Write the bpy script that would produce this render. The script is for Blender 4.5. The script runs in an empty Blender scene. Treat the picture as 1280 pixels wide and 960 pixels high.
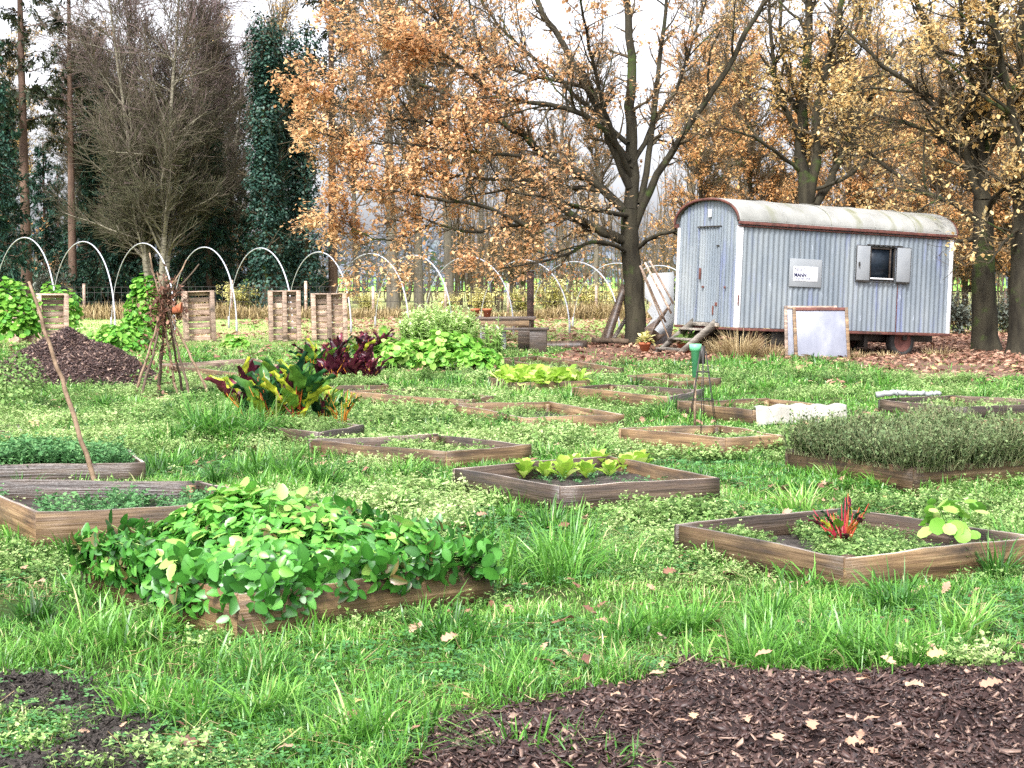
import bpy, math, numpy as np
from math import radians, sin, cos, pi, tan, sqrt
rng = np.random.default_rng(7)
sc = bpy.context.scene
COL = sc.collection
F = 1950.0; HZ = 345.0; CH = 1.55
PITCH = math.atan((480-HZ)/F)

# ------------------------------------------------------------------ terrain
def _lat(ix, iy, seed):
    h = (ix.astype(np.int64)*374761393 + iy.astype(np.int64)*668265263 + seed*974711) & 0xffffffff
    h = ((h ^ (h >> 13))*1274126177) & 0xffffffff
    return ((h ^ (h >> 16)) & 0xffff)/65535.0
def vnoise(x, y, s=1.0, seed=1):
    x = np.asarray(x, float)/s; y = np.asarray(y, float)/s
    ix = np.floor(x); iy = np.floor(y); fx = x-ix; fy = y-iy
    fx = fx*fx*(3-2*fx); fy = fy*fy*(3-2*fy)
    a = _lat(ix, iy, seed); b = _lat(ix+1, iy, seed); c = _lat(ix, iy+1, seed); d = _lat(ix+1, iy+1, seed)
    return (a*(1-fx)+b*fx)*(1-fy)+(c*(1-fx)+d*fx)*fy
def sstep(a, b, x):
    t = np.clip((x-a)/(b-a), 0, 1); return t*t*(3-2*t)
def gz(x, y):
    x = np.asarray(x, float); y = np.asarray(y, float)
    z = -0.02*np.clip(x-4, 0, 14)*sstep(24, 32, y)*(1-sstep(60, 90, y))
    z = z + (vnoise(x, y, 1.1, 3)-.5)*.05 + (vnoise(x, y, .35, 4)-.5)*.02*(1-sstep(15, 30, y))
    return z
def gnd(u, v, z=None):
    """the place on the ground (or at height z) seen at a point of the photograph"""
    zz = 0.0 if z is None else z
    for _ in range(4):
        dx = (u-640)/F; dz0 = (480-v)/F
        dy = cos(PITCH)+dz0*sin(PITCH); dz = dz0*cos(PITCH)-sin(PITCH)
        t = (zz-CH)/dz; x = dx*t; y = dy*t
        if z is None: zz = float(gz(x, y))
    return np.array([x, y, zz])
def atd(u, v, d):
    """the place at distance d seen at a point of the photograph"""
    dz0 = (480-v)/F; dy = cos(PITCH)+dz0*sin(PITCH); dz = dz0*cos(PITCH)-sin(PITCH)
    return np.array([(u-640)/F*d/dy, d, CH+dz*d/dy])

# ------------------------------------------------------------------ mesh tools
class MB:
    def __init__(s): s.v = []; s.t = []; s.f = []; s.n = 0
    def add(s, v, faces, tint=.5, mat=0):
        v = np.asarray(v, np.float32).reshape(-1, 3)
        if not isinstance(faces, list): faces = [faces]
        for f in faces:
            f = np.asarray(f, np.int64)
            if f.ndim == 1: f = f[None]
            if len(f): s.f.append((f+s.n, mat))
        s.v.append(v); s.t.append(np.broadcast_to(np.asarray(tint, np.float32).reshape(-1), (len(v),)) if np.ndim(tint) else np.full(len(v), tint, np.float32))
        s.n += len(v)
    def mesh(s, name, mats, smooth=False):
        me = bpy.data.meshes.new(name)
        v = np.concatenate(s.v) if s.v else np.zeros((0, 3), np.float32)
        loops = []; starts = []; tot = []; mi = []; c = 0
        for f, m in s.f:
            k = f.shape[1]; loops.append(f.reshape(-1)); starts.append(c+np.arange(len(f))*k)
            tot.append(np.full(len(f), k)); mi.append(np.full(len(f), m)); c += len(f)*k
        loops = np.concatenate(loops).astype(np.int32)
        me.vertices.add(len(v)); me.vertices.foreach_set('co', v.reshape(-1))
        me.loops.add(len(loops)); me.loops.foreach_set('vertex_index', loops)
        st = np.concatenate(starts).astype(np.int32); me.polygons.add(len(st))
        me.polygons.foreach_set('loop_start', st)
        me.polygons.foreach_set('loop_total', np.concatenate(tot).astype(np.int32))
        me.polygons.foreach_set('material_index', np.concatenate(mi).astype(np.int32))
        if smooth: me.polygons.foreach_set('use_smooth', np.ones(len(st), bool))
        a = me.attributes.new('tint', 'FLOAT', 'POINT'); a.data.foreach_set('value', np.concatenate(s.t).astype(np.float32))
        for m in (mats if isinstance(mats, (list, tuple)) else [mats]): me.materials.append(m)
        me.update(calc_edges=True); me.validate()
        return me
    def build(s, name, mats, parent=None, loc=None, smooth=False, rot=None):
        o = bpy.data.objects.new(name, s.mesh(name, mats, smooth)); COL.objects.link(o)
        if loc is not None: o.location = loc
        if rot is not None: o.rotation_euler = rot
        if parent: o.parent = parent
        return o
def box(x0, x1, y0, y1, z0, z1, R=None, o=None):
    v = np.array([[x, y, z] for z in (z0, z1) for y in (y0, y1) for x in (x0, x1)], float)
    if R is not None: v = v@np.asarray(R).T
    if o is not None: v = v+np.asarray(o)
    return v, np.array([[0, 2, 3, 1], [4, 5, 7, 6], [0, 1, 5, 4], [2, 6, 7, 3], [0, 4, 6, 2], [1, 3, 7, 5]])
def rz(a): return np.array([[cos(a), -sin(a), 0], [sin(a), cos(a), 0], [0, 0, 1]])
def unit(a): return a/np.maximum(np.linalg.norm(a, axis=-1, keepdims=True), 1e-9)
def tubes(P, Rd, k=4):
    """P (B,n,3) polylines, Rd (B,n) radii -> verts, faces"""
    P = np.asarray(P, float); Rd = np.asarray(Rd, float); B, n = P.shape[:2]
    T = np.gradient(P, axis=1); T = unit(T)
    ref = np.where(np.abs(T.mean(1)[:, 2:3]) > .8, np.array([[1., .1, 0]]), np.array([[0, .05, 1.]]))[:, None, :]
    U = unit(np.cross(T, ref)); V = np.cross(T, U)
    a = np.arange(k)*2*pi/k
    v = P[:, :, None, :]+Rd[:, :, None, None]*(np.cos(a)[None, None, :, None]*U[:, :, None, :]+np.sin(a)[None, None, :, None]*V[:, :, None, :])
    idx = np.arange(B*n*k).reshape(B, n, k)
    i0 = idx[:, :-1]; i1 = idx[:, 1:]
    f = np.stack([i0, np.roll(i0, -1, 2), np.roll(i1, -1, 2), i1], -1).reshape(-1, 4)
    return v.reshape(-1, 3), f
def tube1(mb, pts, r, k=8, tint=.5, mat=0, n=None, caps=True):
    pts = np.asarray(pts, float)
    if n: pts = resample(pts, n)
    r = np.interp(np.linspace(0, 1, len(pts)), np.linspace(0, 1, len(np.atleast_1d(r))), np.atleast_1d(r))
    v, f = tubes(pts[None], r[None], k)
    fs = [f]
    if caps: fs += [np.arange(k)[::-1][None], (np.arange(k)+(len(pts)-1)*k)[None]]
    mb.add(v, fs, tint, mat)
def resample(pts, n):
    pts = np.asarray(pts, float)
    if len(pts) > 2:   # Catmull-Rom
        q = np.vstack([2*pts[0]-pts[1], pts, 2*pts[-1]-pts[-2]]); out = []
        for i in range(1, len(q)-2):
            for t in np.linspace(0, 1, 8, endpoint=False):
                out.append(.5*((2*q[i])+(-q[i-1]+q[i+1])*t+(2*q[i-1]-5*q[i]+4*q[i+1]-q[i+2])*t*t+(-q[i-1]+3*q[i]-3*q[i+1]+q[i+2])*t**3))
        out.append(pts[-1]); pts = np.array(out)
    d = np.r_[0, np.cumsum(np.linalg.norm(np.diff(pts, axis=0), axis=1))]
    s = np.linspace(0, d[-1], n)
    return np.stack([np.interp(s, d, pts[:, i]) for i in range(3)], 1)
def frames(D, roll=None, up=None):
    """rotation matrices whose local Y axis is D, local Z as near as can be to `up`"""
    D = unit(D); N = len(D)
    if up is None: up = np.tile([0., 0, 1.], (N, 1))+rng.normal(0, .05, (N, 3))
    X = unit(np.cross(D, up)); Z = np.cross(X, D)
    if roll is not None:
        c = np.cos(roll)[:, None]; s = np.sin(roll)[:, None]; X, Z = X*c+Z*s, Z*c-X*s
    return np.stack([X, D, Z], -1)
def inst(mb, tv, tf, pos, R, scale, tint, mat=0, tv_tint=None):
    tv = np.asarray(tv, float); N = len(pos); k = len(tv)
    scale = np.asarray(scale, float)
    sv = tv[None]*(scale[:, None, None] if scale.ndim == 1 else scale[:, None, :])
    v = np.einsum('nij,nkj->nki', R, sv)+pos[:, None, :]
    off = (np.arange(N)*k)[:, None, None]
    fs = [(np.asarray(f)[None]+off).reshape(-1, np.asarray(f).shape[1]) for f in tf]
    tt = np.repeat(np.asarray(tint, float), k)
    if tv_tint is not None: tt = tt+np.tile(tv_tint, N)
    mb.add(v.reshape(-1, 3), fs, tt, mat)
def rdir(N, zlo=-.3, zhi=1.0):
    a = rng.uniform(0, 2*pi, N); z = rng.uniform(zlo, zhi, N); r = np.sqrt(np.maximum(1-z*z, 0.02))
    return np.stack([r*np.cos(a), r*np.sin(a), z], 1)

# leaf shapes: local Y is the length, root at the origin, unit long
def leaf_shape(w, fold=.15, prof=((0, 0), (.25, .8), (.55, 1), (.8, .6), (1, 0)), bend=.1):
    n = len(prof); v = [(0, prof[i][0], -bend*prof[i][0]**2) for i in range(n)]; f = []
    L = []; Rr = []
    for i in range(1, n-1):
        t, q = prof[i]; L.append(len(v)); v.append((-w/2*q, t, fold*w*q-bend*t*t)); Rr.append(len(v)); v.append((w/2*q, t, fold*w*q-bend*t*t))
    quads = []; tris = []
    for S, fl in ((L, 0), (Rr, 1)):
        t = [0, 1, S[0]]; tris.append(t if fl else t[::-1])
        for i in range(len(S)-1):
            t = [i+1, i+2, S[i+1], S[i]]; quads.append(t if fl else t[::-1])
        t = [n-2, n-1, S[-1]]; tris.append(t if fl else t[::-1])
    return np.array(v, float), [np.array(quads), np.array(tris)]
RHO = (np.array([[0, 0, 0], [-.3, .45, .08], [-.2, .8, .03], [0, 1, 0], [.2, .8, .03], [.3, .45, .08]]), [np.array([[0, 3, 2, 1], [0, 5, 4, 3]])])
OVAL = leaf_shape(.62, .12, ((0, 0), (.12, .55), (.35, .95), (.6, 1), (.85, .68), (1, 0)), .15)
LANCE = leaf_shape(.22, .2, ((0, 0), (.3, 1), (.65, .8), (1, 0)), .2)
LETT = leaf_shape(.52, .22, ((0, .0), (.2, .35), (.45, .7), (.75, 1.1), (.92, .85), (1, 0)), .25)
def serrate():
    v = [(0, 0, 0)]; pr = []
    T = np.linspace(.06, 1, 9)
    for i, t in enumerate(T):
        w = .36*(np.sin(pi*min(t, .98)**.8)**.6); w *= (1.0 if i % 2 else .88); pr.append((t, w))
    n = len(T); v = [(0, 0, 0)]+[(0, t, -.12*t*t) for t, w in pr]
    Ls = []; Rs = []
    for t, w in pr:
        Ls.append(len(v)); v.append((-w, t+.03, .22*w-.12*t*t)); Rs.append(len(v)); v.append((w, t+.03, .22*w-.12*t*t))
    q = []; tr = [(0, Ls[0], 1), (0, 1, Rs[0])]
    for i in range(n-1):
        q.append((i+1, Ls[i], Ls[i+1], i+2)); q.append((i+1, i+2, Rs[i+1], Rs[i]))
    return np.array(v, float), [np.array(q)[:, ::-1], np.array(tr)[:, ::-1]]
SERR = serrate()
def disk(n=8, cup=.12):
    a = np.arange(n)*2*pi/n; v = [[0, .5, 0]]+[[.5*cos(t), .5+.5*sin(t), cup+.03*(i % 2)] for i, t in enumerate(a)]
    return np.array(v), [np.array([[0, i+1, (i+1) % n+1] for i in range(n)])]
DISK = disk()
def oakleaf():
    half = [(.06, .03), (.16, .12), (.22, .07), (.34, .22), (.42, .11), (.56, .28), (.66, .14), (.8, .22), (.88, .1), (.97, .09)]
    v = [(0, 0, 0)]+[(-w, t, .25*w+.1*sin(t*5)) for t, w in half]+[(0, 1.02, .02)]+[(w, t, .3*w+.06*sin(t*6)) for t, w in half[::-1]]
    m = [(0, t, .1*sin(t*4)) for t, w in half]
    n = len(half); V = v+m; q = []; tr = []
    M = lambda i: len(v)+i
    tr += [(0, M(0), 1), (0, 2*n+1, M(0)), (M(n-1), n+1, n), (M(n-1), n+2, n+1)]
    for i in range(n-1):
        q.append((M(i), M(i+1), i+2, i+1)); q.append((M(i), 2*n+1-i, 2*n-i, M(i+1)))
    return np.array(V, float), [np.array(q), np.array(tr)]
OAK = oakleaf()
def crinkle(w=.55):
    """a big chard leaf: wavy blade from t=.0 to 1"""
    nt, nw = 9, 7; v = []
    for i in range(nt):
        t = i/(nt-1); ww = w*(sin(pi*min(1, t*.93+.05)**.75)**.8)
        for j in range(nw):
            s = j/(nw-1)*2-1
            v.append((s*ww/2, t, abs(s)*.08+.035*sin(t*19+j*2.1)+.06*abs(s)*sin(t*15+j)-.25*t**3))
    q = [(i*nw+j, i*nw+j+1, (i+1)*nw+j+1, (i+1)*nw+j) for i in range(nt-1) for j in range(nw-1)]
    return np.array(v, float), [np.array(q)]
CHARD = crinkle()
def blades(mb, x, y, h, w, lean, tint, z=None, mat=0, az=None):
    """curved tapering grass blades"""
    N = len(x); z = gz(x, y)-.01 if z is None else z
    a = rng.uniform(0, 2*pi, N) if az is None else az; b = a+pi/2+rng.normal(0, .5, N)
    D = np.stack([np.cos(a), np.sin(a), 0*a], 1); W = np.stack([np.cos(b), np.sin(b), 0*b], 1)
    P0 = np.stack([x, y, z], 1); V = np.empty((N, 7, 3))
    for i, (t, ww) in enumerate(((0, .8), (.38, 1), (.74, .65))):
        c = P0+D*(lean*h*t**1.7)[:, None]; c[:, 2] += h*(t-.42*lean*t*t)
        V[:, 2*i] = c-W*(w*ww/2)[:, None]; V[:, 2*i+1] = c+W*(w*ww/2)[:, None]
    c = P0+D*(lean*h)[:, None]; c[:, 2] += h*(1-.42*lean-.12*lean*lean); V[:, 6] = c
    o = (np.arange(N)*7)[:, None]
    q = np.concatenate([o+np.array([[0, 1, 3, 2]]), o+np.array([[2, 3, 5, 4]])]); t3 = o+np.array([[4, 5, 6]])
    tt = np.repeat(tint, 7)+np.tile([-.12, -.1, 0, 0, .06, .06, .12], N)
    mb.add(V.reshape(-1, 3), [q, t3], tt, mat)

# ------------------------------------------------------------------ materials
def mk(name):
    m = bpy.data.materials.new(name); m.use_nodes = True
    nt = m.node_tree; nt.nodes.clear()
    out = nt.nodes.new('ShaderNodeOutputMaterial'); return m, nt, out
def ramp(nt, stops, fac=None, interp='LINEAR'):
    r = nt.nodes.new('ShaderNodeValToRGB'); r.color_ramp.interpolation = interp
    e = r.color_ramp.elements
    while len(e) < len(stops): e.new(.5)
    for i, (p, c) in enumerate(stops): e[i].position = p; e[i].color = (*c, 1)
    if fac is not None: nt.links.new(fac, r.inputs[0])
    return r
def noise(nt, scale, vec=None, detail=6, rough=.6, obj=True, stretch=None):
    tc = nt.nodes.new('ShaderNodeTexCoord'); src = tc.outputs['Object']
    if stretch:
        mp = nt.nodes.new('ShaderNodeMapping'); mp.inputs['Scale'].default_value = stretch
        nt.links.new(src, mp.inputs[0]); src = mp.outputs[0]
    oi = nt.nodes.new('ShaderNodeObjectInfo'); ad = nt.nodes.new('ShaderNodeVectorMath'); ad.operation = 'MULTIPLY_ADD'
    nt.links.new(oi.outputs['Random'], ad.inputs[0]); ad.inputs[1].default_value = (37, 23, 51); nt.links.new(src, ad.inputs[2]); src = ad.outputs[0]
    n = nt.nodes.new('ShaderNodeTexNoise'); n.inputs['Scale'].default_value = scale
    n.inputs['Detail'].default_value = detail; n.inputs['Roughness'].default_value = rough
    nt.links.new(src, n.inputs['Vector']); return n.outputs['Fac']
def leafmat(name, stops, trans=.35, rough=.5, spec=.35, nz=0):
    m, nt, out = mk(name)
    at = nt.nodes.new('ShaderNodeAttribute'); at.attribute_name = 'tint'
    fac = at.outputs['Fac']
    if nz:
        n = noise(nt, nz, detail=3); ad = nt.nodes.new('ShaderNodeMath'); ad.operation = 'MULTIPLY_ADD'
        nt.links.new(n, ad.inputs[0]); ad.inputs[1].default_value = .5; sub = nt.nodes.new('ShaderNodeMath'); sub.operation = 'SUBTRACT'
        nt.links.new(fac, sub.inputs[0]); sub.inputs[1].default_value = .25; nt.links.new(sub.outputs[0], ad.inputs[2]); fac = ad.outputs[0]
    r = ramp(nt, stops, fac)
    p = nt.nodes.new('ShaderNodeBsdfPrincipled'); p.inputs['Roughness'].default_value = rough
    p.inputs['Specular IOR Level'].default_value = spec
    nt.links.new(r.outputs[0], p.inputs['Base Color'])
    if trans > 0:
        t = nt.nodes.new('ShaderNodeBsdfTranslucent'); nt.links.new(r.outputs[0], t.inputs[0])
        x = nt.nodes.new('ShaderNodeMixShader'); x.inputs[0].default_value = trans
        nt.links.new(p.outputs[0], x.inputs[1]); nt.links.new(t.outputs[0], x.inputs[2]); nt.links.new(x.outputs[0], out.inputs[0])
    else: nt.links.new(p.outputs[0], out.inputs[0])
    return m
def surfmat(name, stops, scale=4, stretch=None, rough=.7, spec=.3, bump=.3, bscale=None, detail=6, metal=0, dirt=None, bstretch=None, vary=0):
    """noise-driven colour with bump; dirt=(stops colour, scale, lo, hi) lays blotches over it"""
    m, nt, out = mk(name)
    n = noise(nt, scale, detail=detail, stretch=stretch); r = ramp(nt, stops, n); c = r.outputs[0]
    if dirt:
        dc, dsc, lo, hi, dst = dirt
        n2 = noise(nt, dsc, detail=5, stretch=dst); r2 = ramp(nt, [(lo, (0, 0, 0)), (hi, (1, 1, 1))], n2)
        mx = nt.nodes.new('ShaderNodeMix'); mx.data_type = 'RGBA'; nt.links.new(r2.outputs[0], mx.inputs['Factor'])
        nt.links.new(c, mx.inputs[6]); mx.inputs[7].default_value = (*dc, 1); c = mx.outputs[2]
    if vary:
        oi = nt.nodes.new('ShaderNodeObjectInfo'); mr = nt.nodes.new('ShaderNodeMapRange'); nt.links.new(oi.outputs['Random'], mr.inputs['Value']); mr.inputs['To Min'].default_value = 1-vary; mr.inputs['To Max'].default_value = 1+vary
        hv = nt.nodes.new('ShaderNodeHueSaturation'); nt.links.new(mr.outputs[0], hv.inputs['Value']); nt.links.new(c, hv.inputs['Color']); c = hv.outputs[0]
    p = nt.nodes.new('ShaderNodeBsdfPrincipled'); p.inputs['Roughness'].default_value = rough
    p.inputs['Specular IOR Level'].default_value = spec; p.inputs['Metallic'].default_value = metal
    nt.links.new(c, p.inputs['Base Color'])
    if bump:
        b = nt.nodes.new('ShaderNodeBump'); b.inputs['Strength'].default_value = bump; b.inputs['Distance'].default_value = .02
        nt.links.new(noise(nt, bscale or scale*3, stretch=bstretch or stretch), b.inputs['Height']); nt.links.new(b.outputs[0], p.inputs['Normal'])
    nt.links.new(p.outputs[0], out.inputs[0]); return m
G3 = lambda k: (k, k, k)
M = {}
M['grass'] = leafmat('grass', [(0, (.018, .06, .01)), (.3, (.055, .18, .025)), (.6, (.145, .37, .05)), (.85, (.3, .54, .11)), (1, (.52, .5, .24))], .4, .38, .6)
M['weed'] = leafmat('pale_weed', [(0, (.05, .12, .025)), (.4, (.18, .31, .08)), (.75, (.37, .5, .18)), (1, (.5, .56, .28))], .35, .6)
M['clover'] = leafmat('clover', [(0, (.02, .08, .02)), (.5, (.07, .22, .06)), (1, (.2, .42, .13))], .3, .5)
M['straw'] = leafmat('straw', [(0, (.09, .06, .03)), (.5, (.3, .22, .1)), (1, (.52, .42, .24))], .25, .8)
M['fallen'] = leafmat('fallen_leaf', [(0, (.08, .035, .022)), (.35, (.2, .095, .06)), (.7, (.4, .24, .16)), (.9, (.45, .3, .2)), (1, (.47, .35, .14))], .12, .6)
M['chip'] = leafmat('bark_chip', [(0, (.012, .007, .006)), (.55, (.045, .022, .018)), (.8, (.1, .06, .048)), (1, (.3, .2, .15))], 0, .5, .45)
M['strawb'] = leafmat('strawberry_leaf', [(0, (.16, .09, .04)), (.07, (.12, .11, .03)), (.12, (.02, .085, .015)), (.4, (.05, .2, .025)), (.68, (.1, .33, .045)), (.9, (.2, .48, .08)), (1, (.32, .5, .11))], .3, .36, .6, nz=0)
M['lettuce'] = leafmat('lettuce', [(0, (.18, .35, .04)), (.6, (.36, .55, .07)), (1, (.6, .7, .22))], .4, .5)
M['nast'] = leafmat('round_leaf', [(0, (.03, .13, .02)), (.4, (.09, .29, .035)), (.8, (.22, .46, .06)), (1, (.46, .6, .18))], .35, .5)
M['herb'] = leafmat('pale_herb', [(0, (.06, .17, .03)), (.4, (.22, .4, .09)), (.8, (.42, .6, .2)), (1, (.66, .76, .4))], .35, .55)
M['thyme'] = leafmat('thyme', [(0, (.04, .065, .03)), (.5, (.12, .18, .07)), (.85, (.24, .31, .13)), (1, (.32, .24, .17))], .25, .7)
M['feather'] = leafmat('feathery_green', [(0, (.03, .1, .03)), (.5, (.08, .22, .07)), (1, (.2, .38, .14))], .3, .6)
M['redleaf'] = leafmat('dark_red_leaf', [(0, (.025, .006, .012)), (.6, (.085, .012, .03)), (1, (.2, .04, .06))], .3, .35, .5, nz=10)
M['chardgreen'] = leafmat('chard_leaf', [(0, (.01, .045, .02)), (.5, (.03, .12, .03)), (.8, (.12, .26, .03)), (1, (.5, .55, .05))], .35, .35, .5, nz=6)
M['stalk'] = leafmat('stalk', [(0, (.3, .015, .04)), (.35, (.4, .09, .025)), (.7, (.6, .25, .03)), (1, (.6, .5, .12))], .2, .4)
M['oakleaf'] = leafmat('oak_leaf', [(0, (.25, .12, .06)), (.3, (.52, .28, .13)), (.65, (.8, .5, .26)), (1, (.9, .68, .38))], .5, .55)
M['tanleaf'] = leafmat('tan_leaf', [(0, (.28, .16, .06)), (.4, (.56, .36, .14)), (.8, (.76, .55, .24)), (1, (.86, .72, .4))], .5, .55)
M['rustleaf'] = leafmat('rust_leaf', [(0, (.3, .15, .06)), (.5, (.68, .38, .16)), (1, (.86, .6, .3))], .5, .6)
M['needle'] = leafmat('needle', [(0, (.008, .028, .02)), (.5, (.028, .075, .052)), (1, (.08, .15, .09))], .1, .7, .2)
M['needleb'] = leafmat('pine_needle', [(0, (.02, .03, .02)), (.5, (.05, .065, .04)), (1, (.12, .12, .06))], .1, .7, .2)
M['ivy'] = leafmat('ivy_leaf', [(0, (.006, .024, .018)), (.5, (.02, .06, .042)), (1, (.065, .12, .075))], .05, .5, .4)
M['yellowleaf'] = leafmat('yellow_leaf', [(0, (.2, .22, .05)), (.5, (.5, .48, .15)), (1, (.82, .74, .38))], .4, .6)
M['greyshrub'] = leafmat('grey_shrub', [(0, (.05, .06, .05)), (.5, (.12, .14, .11)), (1, (.22, .24, .2))], .2, .7)
M['far'] = leafmat('far_wood', [(0, (.07, .085, .11)), (.5, (.12, .14, .175)), (1, (.19, .2, .22))], 0, 1, 0)  # bluish tone paints the distance haze into the colour
M['twig'] = leafmat('twig', [(0, (.05, .042, .028)), (.5, (.12, .095, .062)), (1, (.22, .17, .12))], 0, .9, .1)
M['twigbirch'] = leafmat('birch_twig', [(0, (.04, .045, .025)), (.3, (.09, .09, .05)), (.6, (.13, .1, .085)), (1, (.24, .165, .175))], 0, .9, .1)
def barkmat(name, a, b, moss=None, sc_=3):
    return surfmat(name, [(.3, a), (.7, b)], sc_, (1, 1, .25), .9, .15, .8, 12, dirt=(moss, 1.3, .56, .7, None) if moss else None, bstretch=(1, 1, .18))
M['bark'] = barkmat('oak_bark', (.035, .028, .02), (.1, .085, .06), (.07, .13, .02), 5)
M['barkmoss'] = barkmat('mossy_bark', (.014, .012, .009), (.052, .046, .03), (.05, .085, .016), 5)
M['barkpine'] = barkmat('pine_bark', (.07, .045, .035), (.17, .11, .08))
M['barkgrey'] = barkmat('grey_bark', (.08, .07, .055), (.19, .17, .13))
M['birch'] = surfmat('birch_bark', [(.35, (.05, .045, .04)), (.5, (.2, .18, .13)), (.8, (.36, .33, .27))], 6, (1, 1, 3), .8, .2, .2)
WOODS = {}
def woodmat(name, a, b, c, rough=.55, spec=.45, sx=.35):
    return surfmat(name, [(.3, a), (.5, b), (.7, c)], 5, (sx, 3, 6), rough, spec, .45, 22, 8, dirt=((.02, .016, .013), 3.5, .45, .75, (.7, 1, 2)), bstretch=(.12, 3, 4), vary=.35)
M['wood'] = woodmat('weathered_board', (.05, .026, .013), (.15, .09, .042), (.28, .19, .1))
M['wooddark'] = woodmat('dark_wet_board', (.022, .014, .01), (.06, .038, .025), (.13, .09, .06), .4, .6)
M['woodgrey'] = woodmat('grey_board', (.13, .11, .09), (.25, .22, .18), (.38, .34, .29))
M['woodtoplit'] = woodmat('weathered_lit_board_top', (.16, .13, .1), (.32, .27, .22), (.48, .43, .38), .45, .5)  # weathered grey, paled further to paint light caught along the board rims
M['postwood'] = woodmat('red_brown_wood', (.09, .05, .04), (.17, .1, .085), (.26, .17, .14))
M['woodpink'] = woodmat('pallet_wood', (.17, .11, .075), (.38, .27, .2), (.6, .47, .37))
M['stick'] = surfmat('stick_bark', [(.3, (.1, .065, .04)), (.7, (.3, .21, .14))], 12, None, .8, .2, .3)
M['stickdark'] = surfmat('dark_stick', [(.3, (.05, .035, .025)), (.7, (.15, .11, .075))], 12, None, .8, .2, .3)
M['soil'] = surfmat('soil', [(.3, (.018, .015, .013)), (.6, (.062, .052, .045)), (.8, (.14, .12, .1))], 22, None, .9, .25, 1.0, 40)
M['mulch'] = surfmat('mulch_base', [(.3, (.008, .005, .005)), (.65, (.035, .018, .016)), (.85, (.08, .042, .036))], 30, None, .8, .3, 1.0, 55)
M['pipe'] = surfmat('white_pipe', [(.3, (.36, .37, .42)), (.7, (.5, .51, .56))], 3, None, .35, .5, 0)
M['pipegrey'] = surfmat('grey_pipe', [(.3, (.2, .2, .2)), (.7, (.32, .32, .33))], 3, None, .5, .4, 0)
M['terra'] = surfmat('terracotta', [(.3, (.3, .085, .04)), (.7, (.46, .16, .08))], 9, None, .8, .2, .1)
M['green_plastic'] = surfmat('green_plastic', [(.3, (.1, .42, .2)), (.7, (.16, .52, .27))], 4, None, .4, .4, 0)
M['blackmetal'] = surfmat('black_metal', [(.3, (.015, .014, .013)), (.7, (.04, .035, .03))], 8, None, .5, .4, 0)
M['tyre'] = surfmat('tyre', [(.3, (.012, .012, .012)), (.7, (.035, .033, .03))], 8, None, .8, .3, .2)
M['rust'] = surfmat('rusty_red', [(.3, (.075, .026, .022)), (.7, (.16, .065, .05))], 9, None, .75, .25, .3, dirt=((.05, .03, .025), 5, .5, .7, None))
M['white'] = surfmat('white_paint', [(.3, (.5, .505, .52)), (.7, (.66, .66, .67))], 4, None, .5, .4, .05, dirt=((.4, .38, .34), 6, .62, .8, (1, 1, .3)))
M['fleece'] = surfmat('fleece', [(.3, (.26, .245, .21)), (.7, (.4, .385, .35))], 3, None, .9, .1, .5, 9)
M['sheet'] = surfmat('pale_sheet', [(.3, (.24, .255, .26)), (.7, (.36, .37, .375))], 1.5, None, .45, .4, .1, dirt=((.33, .34, .33), 3, .55, .75, None))
M['pane'] = surfmat('milky_pane', [(.3, (.15, .16, .2)), (.55, (.2, .21, .25)), (.75, (.28, .29, .33))], 4, (1, 1, .6), .4, .4, .05)
M['glass'] = surfmat('dark_window', [(.3, (.006, .009, .014)), (.7, (.02, .028, .038))], 3, None, .25, .12, 0)
M['ink'] = surfmat('ink', [(.3, (.015, .015, .05)), (.7, (.03, .03, .08))], 3, None, .6, .2, 0)
M['inkgrey'] = surfmat('faded_ink', [(.3, (.33, .35, .38)), (.7, (.45, .47, .5))], 3, None, .6, .2, 0)
M['inkmid'] = surfmat('faded_blue_ink', [(.3, (.12, .13, .2)), (.7, (.3, .31, .36))], 30, None, .6, .2, 0)
M['signgrey'] = surfmat('sign_board', [(.3, (.21, .225, .24)), (.7, (.26, .275, .285))], 3, None, .6, .3, .05)
# wagon paint: blue-grey with patches and runs
def wagonpaint():
    m, nt, out = mk('blue_grey_paint')
    base = ramp(nt, [(.3, (.125, .15, .175)), (.5, (.17, .195, .215)), (.7, (.235, .255, .26))], noise(nt, 1.3, detail=5, stretch=(1, 1, .35)))
    def over(c, col, sc_, lo, hi, st):
        r2 = ramp(nt, [(lo, (0, 0, 0)), (hi, (1, 1, 1))], noise(nt, sc_, detail=6, stretch=st, rough=.7))
        mx = nt.nodes.new('ShaderNodeMix'); mx.data_type = 'RGBA'; nt.links.new(r2.outputs[0], mx.inputs['Factor'])
        nt.links.new(c, mx.inputs[6]); mx.inputs[7].default_value = (*col, 1); return mx.outputs[2]
    c = over(base.outputs[0], (.13, .155, .25), 3.1, .54, .66, (1.6, 1.6, .16))
    c = over(c, (.36, .4, .46), 9, .62, .72, (1.5, 1.5, .25))
    c = over(c, (.24, .15, .1), 5.3, .68, .78, (1.4, 1.4, .3))
    p = nt.nodes.new('ShaderNodeBsdfPrincipled'); p.inputs['Roughness'].default_value = .5; nt.links.new(c, p.inputs['Base Color'])
    p.inputs['Specular IOR Level'].default_value = .35
    nt.links.new(p.outputs[0], out.inputs[0]); return m
M['wagon'] = wagonpaint()
M['roof'] = surfmat('roof_felt', [(.3, (.17, .17, .155)), (.6, (.27, .27, .25)), (.8, (.37, .37, .35))], 1.6, None, .55, .3, .15,
                    dirt=((.12, .125, .05), 1.9, .55, .72, (1.0, .35, .35)))
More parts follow.
